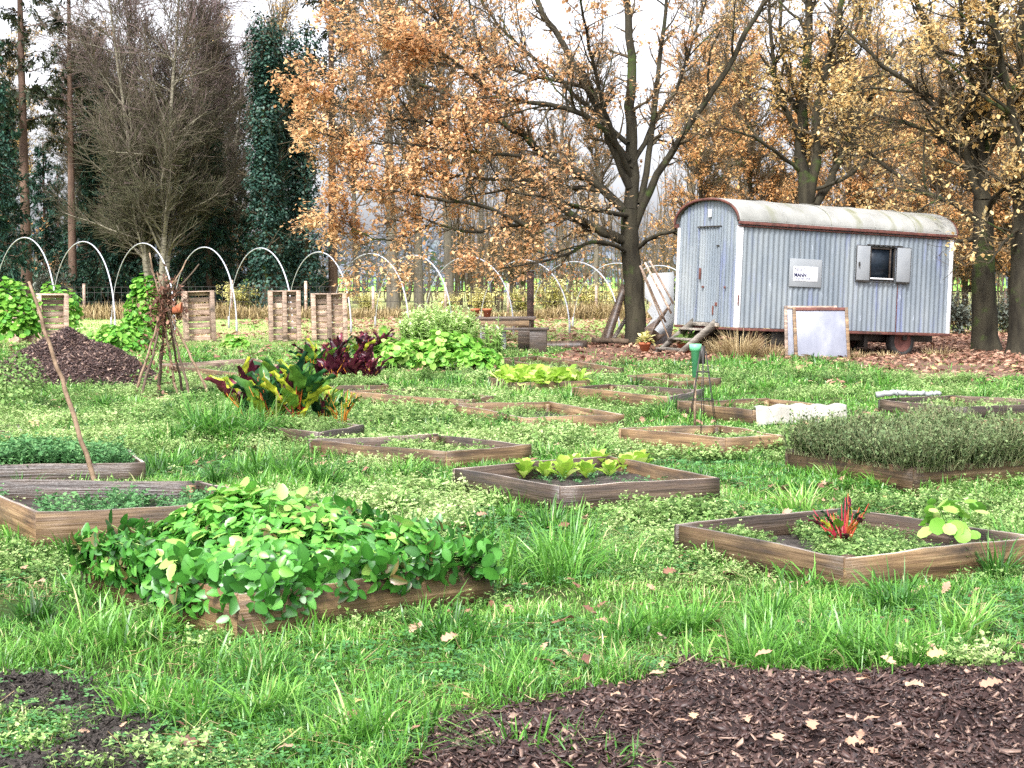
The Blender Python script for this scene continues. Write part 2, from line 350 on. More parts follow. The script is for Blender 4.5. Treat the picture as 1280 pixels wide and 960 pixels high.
# ground material
def groundmat():
    m, nt, out = mk('ground')
    n1 = noise(nt, .9, detail=8); r = ramp(nt, [(.3, (.02, .035, .01)), (.5, (.045, .07, .018)), (.62, (.08, .095, .03)), (.72, (.1, .08, .045))], n1)
    n2 = noise(nt, 14, detail=5); r2 = ramp(nt, [(.35, (.35, .35, .35)), (.65, (1, 1, 1))], n2)
    mx = nt.nodes.new('ShaderNodeMix'); mx.data_type = 'RGBA'; mx.blend_type = 'MULTIPLY'; mx.inputs['Factor'].default_value = .7
    nt.links.new(r.outputs[0], mx.inputs[6]); nt.links.new(r2.outputs[0], mx.inputs[7])
    # beyond the garden: paler meadow
    tc = nt.nodes.new('ShaderNodeTexCoord'); sp = nt.nodes.new('ShaderNodeSeparateXYZ'); nt.links.new(tc.outputs['Object'], sp.inputs[0])
    mr = nt.nodes.new('ShaderNodeMapRange'); mr.inputs['From Min'].default_value = 30; mr.inputs['From Max'].default_value = 42; nt.links.new(sp.outputs['Y'], mr.inputs['Value'])
    r3 = ramp(nt, [(.35, (.2, .27, .08)), (.55, (.33, .34, .15)), (.7, (.3, .22, .12))], noise(nt, .35, detail=9, rough=.7))
    mx2 = nt.nodes.new('ShaderNodeMix'); mx2.data_type = 'RGBA'; nt.links.new(mr.outputs[0], mx2.inputs['Factor']); nt.links.new(mx.outputs[2], mx2.inputs[6]); nt.links.new(r3.outputs[0], mx2.inputs[7])
    p = nt.nodes.new('ShaderNodeBsdfPrincipled'); p.inputs['Roughness'].default_value = .95; p.inputs['Specular IOR Level'].default_value = .1
    nt.links.new(mx2.outputs[2], p.inputs['Base Color'])
    b = nt.nodes.new('ShaderNodeBump'); b.inputs['Strength'].default_value = .6; b.inputs['Distance'].default_value = .03
    nt.links.new(noise(nt, 20), b.inputs['Height']); nt.links.new(b.outputs[0], p.inputs['Normal'])
    nt.links.new(p.outputs[0], out.inputs[0]); return m
M['ground'] = groundmat()
M['field'] = surfmat('far_field', [(.3, (.17, .38, .06)), (.7, (.26, .48, .1))], .05, None, 1, .05, 0)
M['litterbed'] = surfmat('litter_ground', [(.3, (.05, .03, .022)), (.5, (.13, .078, .055)), (.7, (.24, .155, .11))], 12, None, .95, .1, .8, 30)

# ------------------------------------------------------------------ object helpers
def tag(o, label=None, cat=None, group=None, kind=None):
    if label: o['label'] = label
    if cat: o['category'] = cat
    if group: o['group'] = group
    if kind: o['kind'] = kind
    return o
def empty(name, loc, label, cat, group=None, rot=(0, 0, 0)):
    o = bpy.data.objects.new(name, None); COL.objects.link(o); o.location = loc; o.rotation_euler = rot
    o.empty_display_size = .2
    return tag(o, label, cat, group)
def copy_tree(o, parent=None):
    c = o.copy(); COL.objects.link(c); c.parent = parent
    for ch in [x for x in KIDS.get(o.name, [])]: copy_tree(ch, c)
    return c
KIDS = {}
def kids(o): KIDS[o.name] = list(o.children); [kids(c) for c in o.children]
def boxobj(name, mat, parent, p0, p1, th, h, wob=.0, zrot=None, loc=None):
    """a board standing on edge from p0 to p1 (top at their z), its own local X along its length, slightly uneven"""
    p0 = np.asarray(p0, float); p1 = np.asarray(p1, float); d = p1-p0; L = np.linalg.norm(d)
    n = 9; mb = MB(); v = []
    w1, w2 = rng.uniform(0, 6, 2)
    for i in range(n):
        x = L*i/(n-1); dz = wob*sin(i*.9+w1)+wob*.5*rng.normal(); dy = wob*.8*sin(i*.5+w2)
        b = .004
        for yy, zz in ((-th/2, -h), (th/2, -h), (th/2, -b), (th/2-b, 0), (-th/2+b, 0), (-th/2, -b)):
            v.append((x, yy+dy, zz+dz*(1 if zz > -h*.5 else .3)))
    q = [(i*6+j, i*6+(j+1) % 6, (i+1)*6+(j+1) % 6, (i+1)*6+j) for i in range(n-1) for j in range(6) if j != 3]
    mb.add(v, [np.array([(i*6+3, i*6+4, (i+1)*6+4, (i+1)*6+3) for i in range(n-1)])[:, ::-1]], .5, 1)  # top faces take the second slot, with rim light in its colour
    q_ = mb; mb.n = 0; q_.v = []; q_.t = []
    mb.add(v, [np.array(q)[:, ::-1], np.arange(6)[None], (np.arange(6)[::-1]+(n-1)*6)[None]])
    off = loc if loc is not None else np.zeros(3)
    return mb.build(name, [mat, M['woodtoplit']], parent, tuple(p0-off), rot=(0, -math.atan2(d[2], math.hypot(d[0], d[1])), math.atan2(d[1], d[0])))
POLYS = []      # bed outlines, to keep the lawn out
def inpoly(x, y, poly):
    r = np.zeros(len(x), bool); n = len(poly)
    for i in range(n):
        x0, y0 = poly[i][:2]; x1, y1 = poly[(i+1) % n][:2]
        c = (y0 > y) != (y1 > y); xi = (x1-x0)*(y-y0)/((y1-y0) or 1e-9)+x0
        r ^= c & (x < xi)
    return r
def soilpatch(name, mat, poly, z, bump, parent=None, loc=None, n=26, seed=0, kind=None, edge=0.0):
    poly = np.asarray(poly, float)[:, :2]; lo = poly.min(0); hi = poly.max(0)
    P = poly
    mb = MB(); g = []
    for i in range(n):
        for j in range(n):
            s, t = i/(n-1), j/(n-1)
            g.append((P[0]*(1-s)+P[1]*s)*(1-t)+(P[3]*(1-s)+P[2]*s)*t)
    g = np.array(g); zz = z+(vnoise(g[:, 0], g[:, 1], .12, 5+seed)-.5)*bump+(vnoise(g[:, 0], g[:, 1], .4, 8+seed)-.5)*bump*1.4
    v = np.c_[g, zz]
    if loc is not None: v = v-loc
    q = [(i*n+j, (i+1)*n+j, (i+1)*n+j+1, i*n+j+1) for i in range(n-1) for j in range(n-1)]
    mb.add(v, np.array(q)); o = mb.build(name, mat, parent, smooth=True)
    return o
BEDS = {}
def bed(key, L, Fr, R, B, label, h=.19, mat='wood', soil=.07, mats=None, bumps=.03, base=False):
    """raised bed from the four top corners as seen in the photograph"""
    C = [gnd(p[0], p[1], h+rng.normal(0, .006)) for p in (L, Fr, R)]
    C.append(gnd(B[0], B[1], h) if B is not None else C[0]+C[2]-C[1])
    C = np.array(C); c = C.mean(0); c[2] = 0
    root = empty('raised_bed', tuple(c), label, 'raised bed', 'wooden raised beds in the garden')
    mats = mats or [mat]*4
    th = .03
    for i in range(4):
        a = C[i].copy(); b = C[(i+1) % 4].copy(); d = unit(b-a)
        if i % 2 == 0: a = a+d*th*.5; b = b-d*th*.5
        else: a = a-d*th*.5; b = b+d*th*.5
        a[2] += .0015*(i % 2); b[2] += .0015*(i % 2)
        if i % 2 == 0: a = a+d*.002; b = b-d*.002
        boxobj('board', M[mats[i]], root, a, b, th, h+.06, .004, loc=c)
    for i in range(4):
        q = (C[i]-c)*(1-.075/np.linalg.norm((C[i]-c)[:2])); mbp = MB(); mbp.add(*box(-.024, .024, -.024, .024, -.05, h-.012+rng.uniform(-.01, .004), rz(math.atan2(*(C[1]-C[0])[[1, 0]])), [q[0], q[1], 0])); mbp.build('corner_post', M['wood'], root)
    inner = c+(C-c)*.97
    soilpatch('soil', M['soil'], inner, h-soil, bumps, root, c, 22, len(BEDS))
    if base:
        cb = c+(C-c)*.96
        for i in range(4):
            a = cb[i].copy(); b = cb[(i+1) % 4].copy(); a[2] = b[2] = .02
            boxobj('plinth', M['wooddark'], root, a, b, .03, .12, .003, loc=c)
    BEDS[key] = (C, h-soil); POLYS.append(c+(C-c)*1.0)
    return root
def inbed(key, s, t):
    C, z = BEDS[key]; s = np.asarray(s); t = np.asarray(t)
    s = s[..., None]; t = t[..., None]
    p = (C[0]*(1-s)+C[1]*s)*(1-t)+(C[3]*(1-s)+C[2]*s)*t
    p[..., 2] = z; return p

# ================================================================== SETTING
def ground():
    xs = np.unique(np.r_[np.linspace(-4, 5, 130), np.linspace(-9, 12, 130), np.linspace(-60, 60, 61), np.linspace(-600, 600, 25)])
    ys = np.unique(np.r_[np.linspace(2, 24, 160), np.linspace(24, 60, 60), np.linspace(-40, 120, 33), np.linspace(-200, 1500, 30)])
    X, Y = np.meshgrid(xs, ys, indexing='ij'); Z = gz(X, Y); n = len(ys)
    i, j = np.meshgrid(np.arange(len(xs)-1), np.arange(n-1), indexing='ij')
    a = (i*n+j).ravel(); mb = MB()
    mb.add(np.stack([X, Y, Z], -1).reshape(-1, 3), np.stack([a, a+n, a+n+1, a+1], 1))
    tag(mb.build('ground', M['ground'], smooth=True), kind='structure')
    # bright green meadow beyond the wood
    mb = MB(); v = [(-220, 150, .12), (260, 150, .12), (500, 520, 1.0), (-500, 520, 1.0)]
    mb.add(v, np.array([[0, 1, 2, 3]])); tag(mb.build('field', M['field']), kind='structure')
ground()

MULCH = [gnd(*p) for p in ((505, 975), (545, 905), (640, 888), (730, 868), (820, 852), (862, 822), (905, 838), (1000, 846), (1100, 838), (1200, 840), (1290, 832))]
MULCH = [(p[0], p[1]) for p in MULCH]+[(3.6, 6.4), (3.8, 3.6), (-.45, 3.6)]
def fanpatch(name, mat, poly, lift, h, amp, label=None, kind='structure', n=70, seed=3):
    P = np.array(poly)[:, :2]; lo = P.min(0); hi = P.max(0); xs = np.linspace(lo[0]-.05, hi[0]+.05, n); ys = np.linspace(lo[1]-.05, hi[1]+.05, n)
    X, Y = np.meshgrid(xs, ys, indexing='ij'); x = X.ravel(); y = Y.ravel()
    # distance to the outline
    D = np.full(len(x), 9.)
    for i in range(len(P)):
        a = P[i]; b = P[(i+1) % len(P)]; ab = b-a; t = np.clip(((x-a[0])*ab[0]+(y-a[1])*ab[1])/(ab@ab), 0, 1)
        D = np.minimum(D, np.hypot(x-a[0]-t*ab[0], y-a[1]-t*ab[1]))
    ins = inpoly(x, y, P); D = np.where(ins, D, -D)
    z = gz(x, y)+lift+h*sstep(0, .35, D)-.09*(D < 0)*sstep(0, .06, -D)+(vnoise(x, y, .22, seed)-.5)*amp*sstep(0, .2, D)+(vnoise(x, y, .09, seed+1)-.5)*amp*.5*sstep(0, .15, D)
    a = np.arange((n-1)*n).reshape(n-1, n)[:, :-1].ravel()
    f = np.stack([a, a+n, a+n+1, a+1], 1); keep = (D[f].max(1) > -.09)
    mb = MB(); mb.add(np.c_[x, y, z], f[keep]); o = mb.build(name, mat, smooth=True); tag(o, label, kind=kind)
    return lambda px, py: None
fanpatch('mulch_ground', M['mulch'], MULCH, .006, .045, .07, n=110)
SOILS = []
for poly in ([(-40, 852), (60, 848), (118, 868), (150, 885), (60, 890), (-40, 893)], [(90, 905), (150, 890), (195, 900), (185, 935), (170, 975), (60, 975), (-30, 975), (-30, 950), (60, 945), (105, 925)]):
    q = [gnd(*p)[:2] for p in poly]; SOILS.append(q); fanpatch('soil_ground', M['soil'], q, .02, .02, .05, n=60, seed=11)
LITTER = [gnd(*p)[:2] for p in ((690, 445), (745, 428), (860, 418), (1290, 418), (1420, 440), (1400, 474), (1280, 471), (1150, 474), (1040, 452), (860, 452), (800, 455), (720, 458))]
fanpatch('leaf_litter_ground', M['litterbed'], LITTER, .015, .01, .03, n=120, seed=15)

# ================================================================== RAISED BEDS
bed('straw', (105, 688), (302, 742), (612, 702), None, 'warped wooden raised bed nearly buried under strawberry plants in the left foreground', .21, soil=.04, mats=['wood', 'wood', 'wooddark', 'wooddark'])
bed('left', (-43, 600), (48, 641), (367, 624), (250, 602), 'brown raised bed at the left edge with a bent stick in it', .25, soil=.12, mats=['wood', 'wood', 'wooddark', 'wooddark'], base=True)
bed('carrot', (-60, 566), (-30, 582), (179, 578), (160, 562), 'dark low raised bed with feathery green tops just behind the bed at the left edge', .2, soil=.03, mats=['wooddark']*4)
bed('edge', (-50, 534), (-45, 541), (27, 538), (22, 531), 'small low raised bed cut off by the left edge below the bark heap', .1, mats=['wooddark']*4)
bed('mid', (388, 550), (560, 565), (661, 556), (545, 543), 'overgrown raised bed with pale rims just behind the lettuce bed, half hidden in weeds', .17, mats=['wood', 'wood', 'wooddark', 'wooddark'], soil=.12)
bed('empty', (569, 505), (657, 522), (778, 518), (686, 502), 'nearly empty brown raised bed in the middle, behind an overgrown one', .17, soil=.12)
bed('lettuce', (569, 585), (703, 608), (896, 597), (763, 570), 'dark rimmed raised bed with a row of pale green lettuces in the centre', .2, soil=.11, mats=['wooddark', 'wooddark', 'wood', 'wooddark'])
bed('front', (848, 655), (1060, 697), (1300, 671), (1050, 635), 'large raised bed at the right front with red beet stalks on dark soil', .18, soil=.11, mats=['wood', 'wood', 'wooddark', 'wooddark'])
bed('chardred', (380, 478), (392, 483), (484, 481), (470, 474), 'raised bed holding the dark red chard at the back', .15, soil=.03)
bed('weedy', (430, 489), (585, 500), (615, 495), (535, 484), 'flat weedy raised bed running to the right of the dark red chard', .16, soil=.12)
bed('chard', (262, 524), (400, 541), (453, 531), (330, 519), 'dark raised bed under the tall multicoloured chard', .16, mats=['wooddark']*4, soil=.04)
bed('wigwam', (200, 455), (300, 466), (352, 459), (318, 448), 'narrow raised bed with a pale edge board just behind the stick wigwam', .16, mats=['wood', 'wood', 'wood', 'woodpink'], soil=.12)
bed('yellow', (612, 471), (650, 479), (736, 475), (690, 466), 'small raised bed full of yellow green salad below the wooden table', .15, soil=.03)
bed('far', (625, 448), (716, 463), (778, 460), (672, 445), 'farthest raised bed just in front of the wooden bench', .14, soil=.12)
bed('slim', (716, 484), (838, 496), (877, 487), (762, 480), 'slim raised bed with a dark box corner just left of the metal obelisk', .17, mats=['wood', 'wooddark', 'wooddark', 'wood'], soil=.12)
bed('stub', (786, 469), (850, 477), (900, 473), (832, 466), 'short faded raised bed between the oak and the green container, sunk in grass', .14, soil=.12)
bed('fleece', (849, 502), (943, 513), (1056, 509), (959, 498), 'raised bed with white fleece hanging over its right side', .15, soil=.12)
bed('obelisk', (776, 535), (910, 547), (978, 544), (897, 531), 'raised bed with the black metal obelisk standing in it', .17, soil=.12)
bed('thyme', (985, 562), (1145, 584), (1300, 574), (1150, 553), 'split board raised bed overflowing with grey green thyme on the right', .18, soil=.03)
bed('roll', (1100, 499), (1196, 509), (1345, 503), (1190, 494), 'dark raised bed with a rolled grey cloth on its rim at the far right', .17, mats=['wooddark']*4, soil=.12)
bed('behind', (1190, 528), (1260, 538), (1370, 530), (1290, 523), 'pale raised bed cut off by the right edge behind the thyme', .17, soil=.12)

# ================================================================== WAGON
WT = radians(2.2); WA = radians(27)
w0 = atd(918, 446, 30.0); w0[2] = float(gz(w0[0], w0[1]))
wagon = empty('site_wagon', tuple(w0), 'pale blue grey corrugated metal site wagon with a barrel roof under the trees', 'wagon', rot=(0, WT, WA))
WL, WW, ZB, ZE, RISE = 5.35, 2.12, .58, 2.60, .47
def arch(y): return ZE+RISE*(1-abs(2*y/WW-1)**2.3)**(1/2.0)
def corr(t, per=.125, dep=.011): return dep*np.sign(np.sin(2*pi*t/per))*np.abs(np.sin(2*pi*t/per))**.6
def corrwall(name, axis, lo, hi, base, zb, ztop, mat, parent, hole=None, sgn=-1, per=.125):
    ts = np.arange(lo, hi+1e-6, per/10); mb = MB()
    zcols = [zb, ztop] if not callable(ztop) else None
    def strip(t0, t1, za, zb2f):
        tt = ts[(ts >= t0-1e-6) & (ts <= t1+1e-6)]
        d = base+sgn*corr(tt, per); zt = np.array([zb2f(t) for t in tt])
        lowv = np.stack([tt, d, np.full(len(tt), za)] if axis == 'x' else [d, tt, np.full(len(tt), za)], 1)
        hiv = np.stack([tt, d, zt] if axis == 'x' else [d, tt, zt], 1)
        n = len(tt); i = np.arange(n-1)
        f = np.stack([i, i+1, n+i+1, n+i], 1)
        mb.add(np.r_[lowv, hiv], f if axis == 'x' else f[:, ::-1])
    top = ztop if callable(ztop) else (lambda t: ztop)
    if hole:
        x0, x1, z0, z1 = hole
        strip(lo, x0, zb, top); strip(x1, hi, zb, top); strip(x0, x1, zb, lambda t: z0); strip(x0, x1, z1, top)
    else: strip(lo, hi, zb, top)
    return mb.build(name, mat, parent, smooth=True)
def wb(name, mat, *bx, parent=wagon, rot=None):
    mb = MB()
    for b in bx: mb.add(*box(*b))
    o = mb.build(name, M[mat] if isinstance(mat, str) else mat, parent)
    md = o.modifiers.new('bevel', 'BEVEL'); md.width = .004; md.segments = 2; md.limit_method = 'ANGLE'
    return o
corrwall('side_wall', 'x', 0, WL, 0, ZB, ZE+.02, M['wagon'], wagon, hole=(3.2, 3.825, 1.63, 2.27))
corrwall('end_wall', 'y', 0, WW, 0, ZB, lambda y: arch(min(max(y, .002), WW-.002))-.01, M['wagon'], wagon, sgn=-1, per=.118)
corrwall('side_wall', 'x', 0, WL, WW, ZB, ZE+.02, M['wagon'], wagon, sgn=1)
corrwall('end_wall', 'y', 0, WW, WL, ZB, lambda y: arch(min(max(y, .002), WW-.002))-.01, M['wagon'], wagon, sgn=1, per=.118)
mb = MB(); mb.add(*box(.02, WL-.02, .02, WW-.02, ZB+.0, ZB+.05)); mb.build('floor_panel', M['wooddark'], wagon)
# roof: arched shell with sheet seams
mb = MB(); ny = 40; yy = (1-np.cos(np.linspace(0, pi, ny)))/2*(WW+.12)-.06
def roofz(y): return arch(min(max((y+.06)/(WW+.12)*WW, .0005), WW-.0005))+.03
xs = np.r_[-.07, np.linspace(0, WL, 60), WL+.07]
V = []
for k, off in enumerate((0, -.025)):
    for x in xs:
        for y in yy: V.append((x, y+(0.0), roofz(y)+off+.004*sin(x*2.3+y)))
ny2 = len(yy); nx = len(xs); i, j = np.meshgrid(np.arange(nx-1), np.arange(ny2-1), indexing='ij'); a = (i*ny2+j).ravel(); o2 = nx*ny2
q = np.stack([a, a+ny2, a+ny2+1, a+1], 1)
mb.add(V, [q, q[:, ::-1]+o2, np.array([(j, j+1, o2+j+1, o2+j) for j in range(ny2-1)]), np.array([((nx-1)*ny2+j+1, (nx-1)*ny2+j, o2+(nx-1)*ny2+j, o2+(nx-1)*ny2+j+1) for j in range(ny2-1)])])
roof = mb.build('roof', M['roof'], wagon, smooth=True)
for sx in (1.05, 2.15, 3.25, 4.3):
    mb = MB(); p = np.array([(sx, y, roofz(y)+.006) for y in yy]); tube1(mb, p, .008, 5); mb.build('roof_seam', M['signgrey'] if sx > 9 else M['roof'], roof, smooth=True)
# rust red trims
for xx in (-.075, WL+.075):
    P = np.array([(xx, y, roofz(y)-.02) for y in yy]); mb = MB(); n = len(P); v = []
    c = np.array([0, WW/2, 1.6])
    for p in P:
        r = unit(p[None]-np.array([xx, WW/2, 1.9]))[0]
        for dx, dr in ((-.014, .02), (.014, .02), (.014, -.03), (-.014, -.03)): v.append(p+np.array([dx, 0, 0])+r*dr)
    mb.add(v, [np.array([(i*4+j, i*4+(j+1) % 4, (i+1)*4+(j+1) % 4, (i+1)*4+j) for i in range(n-1) for j in range(4)])]); mb.build('roof_edge_trim', M['rust'], wagon)
wb('eave_trim', 'rust', (-.07, WL+.07, -.08, -.045, ZE-.04, ZE+.015)); wb('eave_trim', 'rust', (-.07, WL+.07, WW+.045, WW+.085, ZE-.055, ZE+.025))
wb('gutter_lip', 'rust', (-.06, WL+.06, -.045, -.022, ZE-.085, ZE-.06))
for x0, y0 in ((-.02, -.025), (WL-.07, -.025), (-.02, WW-.07), (WL-.07, WW-.07)):
    wb('corner_trim', 'white', (x0, x0+.095, y0, y0+.09, ZB-.005, ZE-.058))
wb('lower_rail', 'rust', (-.03, WL+.03, -.03, .012, ZB-.06, ZB-.008)); wb('lower_rail', 'rust', (-.034, .014, .02, WW, ZB-.055, ZB-.008))
# chassis
wb('chassis', 'blackmetal', (.1, WL-.1, .35, .43, ZB-.2, ZB-.03), (.1, WL-.1, WW-.43, WW-.35, ZB-.2, ZB-.03), (.5, .6, .1, WW-.1, ZB-.17, ZB-.02), (4.25, 4.35, .1, WW-.1, ZB-.17, ZB-.02),
   (2.3, 2.38, .1, WW-.1, ZB-.15, ZB-.02), (.9, 1.25, .05, .2, ZB-.32, ZB-.03), (3.4, 3.5, .3, .5, ZB-.34, ZB-.03))
def wheel(x, y, zc, r=.33):
    for part in (0,):
        t = MB(); n = 32; prof = [(-.085, r*.66), (-.09, r*.85), (-.07, r*.97), (-.03, r), (.03, r), (.07, r*.97), (.09, r*.85), (.085, r*.66)]
        v = [(px_, rr*cos(a), rr*sin(a)) for a in np.arange(n)*2*pi/n for px_, rr in prof]; k = len(prof)
        v = np.array(v)[:, [1, 0, 2]]
        f = [(i*k+j, i*k+(j+1) % k, ((i+1) % n)*k+(j+1) % k, ((i+1) % n)*k+j) for i in range(n) for j in range(k)]
        t.add(v, np.array(f)); w = empty_part('wheel', (x, y, zc), wagon); t.build('tyre', M['tyre'], w, smooth=True)
        h = MB(); prof = [(-.05, 0.001), (-.05, r*.2), (-.075, r*.22), (-.07, r*.5), (-.085, r*.62), (-.085, r*.68), (.085, r*.68), (.06, .001)]
        v = np.array([(px_, rr*cos(a), rr*sin(a)) for a in np.arange(n)*2*pi/n for px_, rr in prof])[:, [1, 0, 2]]
        f = [(i*k+j, i*k+j+1, ((i+1) % n)*k+j+1, ((i+1) % n)*k+j) for i in range(n) for j in range(k-1)]
        h.add(v, np.array(f)); h.build('rim', M['rust'], w, smooth=True)
def empty_part(name, loc, parent):
    o = bpy.data.objects.new(name, None); COL.objects.link(o); o.parent = parent; o.location = loc; o.empty_display_size = .1; return o
for x_, y_ in ((.55, .2), (.55, WW-.2), (4.25, .2), (4.25, WW-.2)):
    wheel(x_, y_, .30+(.02 if x_ < 1 else .09))
wb('axle', 'blackmetal', (.52, .58, .3, WW-.3, .27, .33)); wb('axle', 'blackmetal', (4.22, 4.28, .3, WW-.3, .34, .42))
# window with open shutters
wf = wb('window', 'blackmetal', (3.18, 3.845, -.02, .03, 1.60, 1.625), (3.18, 3.845, -.02, .03, 2.275, 2.30), (3.18, 3.205, -.02, .03, 1.627, 2.273), (3.82, 3.845, -.02, .03, 1.627, 2.273))
g_ = MB(); g_.add(*box(3.2, 3.83, .035, .04, 1.62, 2.28)); g_.build('pane', M['glass'], wf)
wb('window_frame', 'wooddark', (3.205, 3.235, .0, .032, 1.63, 2.27), (3.72, 3.75, .0, .032, 1.63, 2.27), (3.24, 3.715, .0, .032, 2.24, 2.27), parent=wf)
wb('sill', 'white', (3.21, 3.79, -.05, .0, 1.628, 1.66), parent=wf)
wb('rain_lip', 'blackmetal', (3.1, 4.0, -.055, -.015, 2.305, 2.325), parent=wf)
for x0, x1 in ((2.83, 3.17), (3.86, 4.22)):
    s = wb('shutter', 'signgrey', (x0, x1, -.047, -.03, 1.6, 2.29))
    wb('shutter_rim', 'blackmetal', (x0-.006, x0+.004, -.05, -.028, 1.598, 2.292), (x1-.004, x1+.006, -.05, -.028, 1.598, 2.292), (x0, x1, -.05, -.028, 1.588, 1.6), (x0, x1, -.05, -.028, 2.29, 2.3), parent=s)
wb('shutter_latch', 'blackmetal', (2.88, 2.91, -.07, -.045, 1.9, 1.96), (2.87, 2.9, -.08, -.06, 1.87, 1.9)); wb('shutter_rail', 'blackmetal', (2.82, 4.2, -.06, -.028, 1.565, 1.585), (4.1, 4.16, -.08, -.04, 1.56, 1.6))
# sign
sg = wb('sign_board', 'signgrey', (1.20, 1.98, -.034, -.018, 1.41, 1.96))
wb('sign_panel', 'white', (1.29, 1.885, -.039, -.035, 1.52, 1.81), parent=sg)
def text(s, size, x, z, mat, parent, y=-.041, name='lettering', bold=0, sx=1, dirx=None):
    cu = bpy.data.curves.new('t', 'FONT'); cu.body = s; cu.size = size; cu.offset = bold; cu.resolution_u = 3; cu.extrude = .001
    to = bpy.data.objects.new('t', cu); COL.objects.link(to)
    dg = bpy.context.evaluated_depsgraph_get(); me = bpy.data.meshes.new_from_object(to.evaluated_get(dg)); bpy.data.objects.remove(to)
    me.materials.clear(); me.materials.append(M[mat]); o = bpy.data.objects.new(name, me); COL.objects.link(o); o.parent = parent
    o.location = (x, y, z); o.rotation_euler = (pi/2, 0, 0) if dirx is None else (pi/2, 0, dirx); o.scale = (sx, 1, 1); return o
text('N', .105, 1.305, 1.715, 'ink', sg, sx=1.05); text('O', .105, 1.39, 1.715, 'ink', sg, sx=1.05); text('LT', .1, 1.475, 1.715, 'inkmid', sg, sx=.95)
text('MANN', .1, 1.305, 1.608, 'ink', sg, bold=.004, sx=1.0); text('0 54 00 / 738', .052, 1.345, 1.555, 'inkmid', sg, sx=1.25, bold=.001); 
wb('print_line', 'inkgrey', *[(1.61, 1.61+w_, -.042, -.0395, z_, z_+.007) for w_, z_ in ((.22, 1.77), (.2, 1.735), (.22, 1.7), (.18, 1.665), (.19, 1.63))], (1.31, 1.6, -.042, -.0395, 1.53, 1.537), parent=sg)
wb('sheet_joint', 'rust', (3.93, 3.945, -.018, -.008, ZB, 1.55)); wb('sheet_joint', 'signgrey', (1.45, 1.46, -.016, -.008, 2.0, ZE-.1))
# door on the near end
dr = corrwall('door', 'y', .62, 1.34, -.022, .66, 2.5, M['wagon'], wagon, sgn=-1, per=.09)
wb('door_frame', 'wagon', (-.035, -.012, .585, .615, .66, 2.52), (-.035, -.012, 1.345, 1.375, .66, 2.52), parent=dr); wb('door_lintel', 'blackmetal', (-.06, -.012, .58, 1.38, 2.525, 2.55), parent=dr)
wb('handle', 'rust', (-.07, -.036, 1.2, 1.24, 1.5, 1.72), parent=dr)
wb('hinge', 'blackmetal', (-.045, -.034, .6, .7, 2.14, 2.17), parent=dr); wb('hinge', 'rust', (-.045, -.034, .6, .68, .98, 1.05), parent=dr); [wb('bolt', 'rust', b_, parent=dr) for b_ in ((-.06, -.034, 1.08, 1.14, 1.33, 1.37), (-.05, -.034, .34, .39, 1.32, 1.37), (-.05, -.034, .72, .76, .8, .98))]
npl = wb('number_plate', 'white', (-.045, -.025, .93, 1.03, 2.72, 2.88))
text('2', .11, -.047, 2.755, 'inkgrey', npl, y=1.005, name='numeral', dirx=-pi/2)
wb('threshold', 'woodgrey', (-.09, -.036, .5, 1.45, ZB-.0, ZB+.07))
wb('reflector', 'rust', (.0, .03, -.032, -.0255, 1.0, 1.2))
Wm = np.array(rz(WA))@np.array([[cos(WT), 0, sin(WT)], [0, 1, 0], [-sin(WT), 0, cos(WT)]])
def W(x, y, z): return w0+Wm@np.array([x, y, z], float)

# steps to the wagon door
sp = W(-.02, .98, 0); sp[2] = float(gz(sp[0]-.5, sp[1]))
steps = empty('wooden_steps', tuple(sp), 'grey weathered wooden steps leading up to the wagon door', 'steps', rot=(0, 0, WA))
for yy_ in (-.38, .38):
    a = np.array([-.98, yy_, .06]); b = np.array([-.08, yy_, .68])
    mb = MB(); v = [(-1.02, 0, 0), (-.86, 0, 0), (-.04, 0, .52), (-.04, 0, .72)]; v = [(x, yy_-.02, z) for x, _, z in v]+[(x, yy_+.02, z) for x, _, z in v]
    mb.add(v, [np.array([[0, 1, 2, 3], [7, 6, 5, 4]]), np.array([[0, 4, 5, 1], [1, 5, 6, 2], [2, 6, 7, 3], [3, 7, 4, 0]])]); mb.build('stringer', M['woodgrey'], steps)
for k in range(3):
    x = -.84+k*.27; z = .12+k*.19; wb('tread', 'woodgrey', (x-.09, x+.15, -.358, .358, z, z+.035), parent=steps)

# framed glazed sashes leaning on the wagon
def sash(loc, rot, w, h, label, pane=True):
    o = empty('window_sash', loc, label, 'window frame', 'old framed panes leaning against the wagon', rot=rot)
    mt = 'wood' if pane else 'woodpink'
    wb('stile', mt, (-w/2, -w/2+.06, -.03, .03, 0, h), parent=o); wb('stile', mt, (w/2-.06, w/2, -.03, .03, 0, h), parent=o)
    wb('rail', 'rust' if pane else mt, (-w/2+.061, w/2-.061, -.028, .028, h-.06, h-.002), parent=o); wb('rail', mt, (-w/2+.061, w/2-.061, -.028, .028, .002, .03), parent=o)
    wb('pane', 'pane', (-w/2+.055, w/2-.055, -.008, .008, .025, h-.055), parent=o); return o
p = gnd(1028, 448); sash(tuple(p), (radians(-14), 0, radians(3)), 1.08, 1.0, 'milky panelled frame with red brown top rail leaning in front against the wagon side')
p2 = p+np.array([-.17, .22, 0]); sash(tuple(p2), (radians(-12), 0, radians(-2)), 1.02, 1.02, 'pale wooden frame mostly hidden behind the milky framed panel', False)

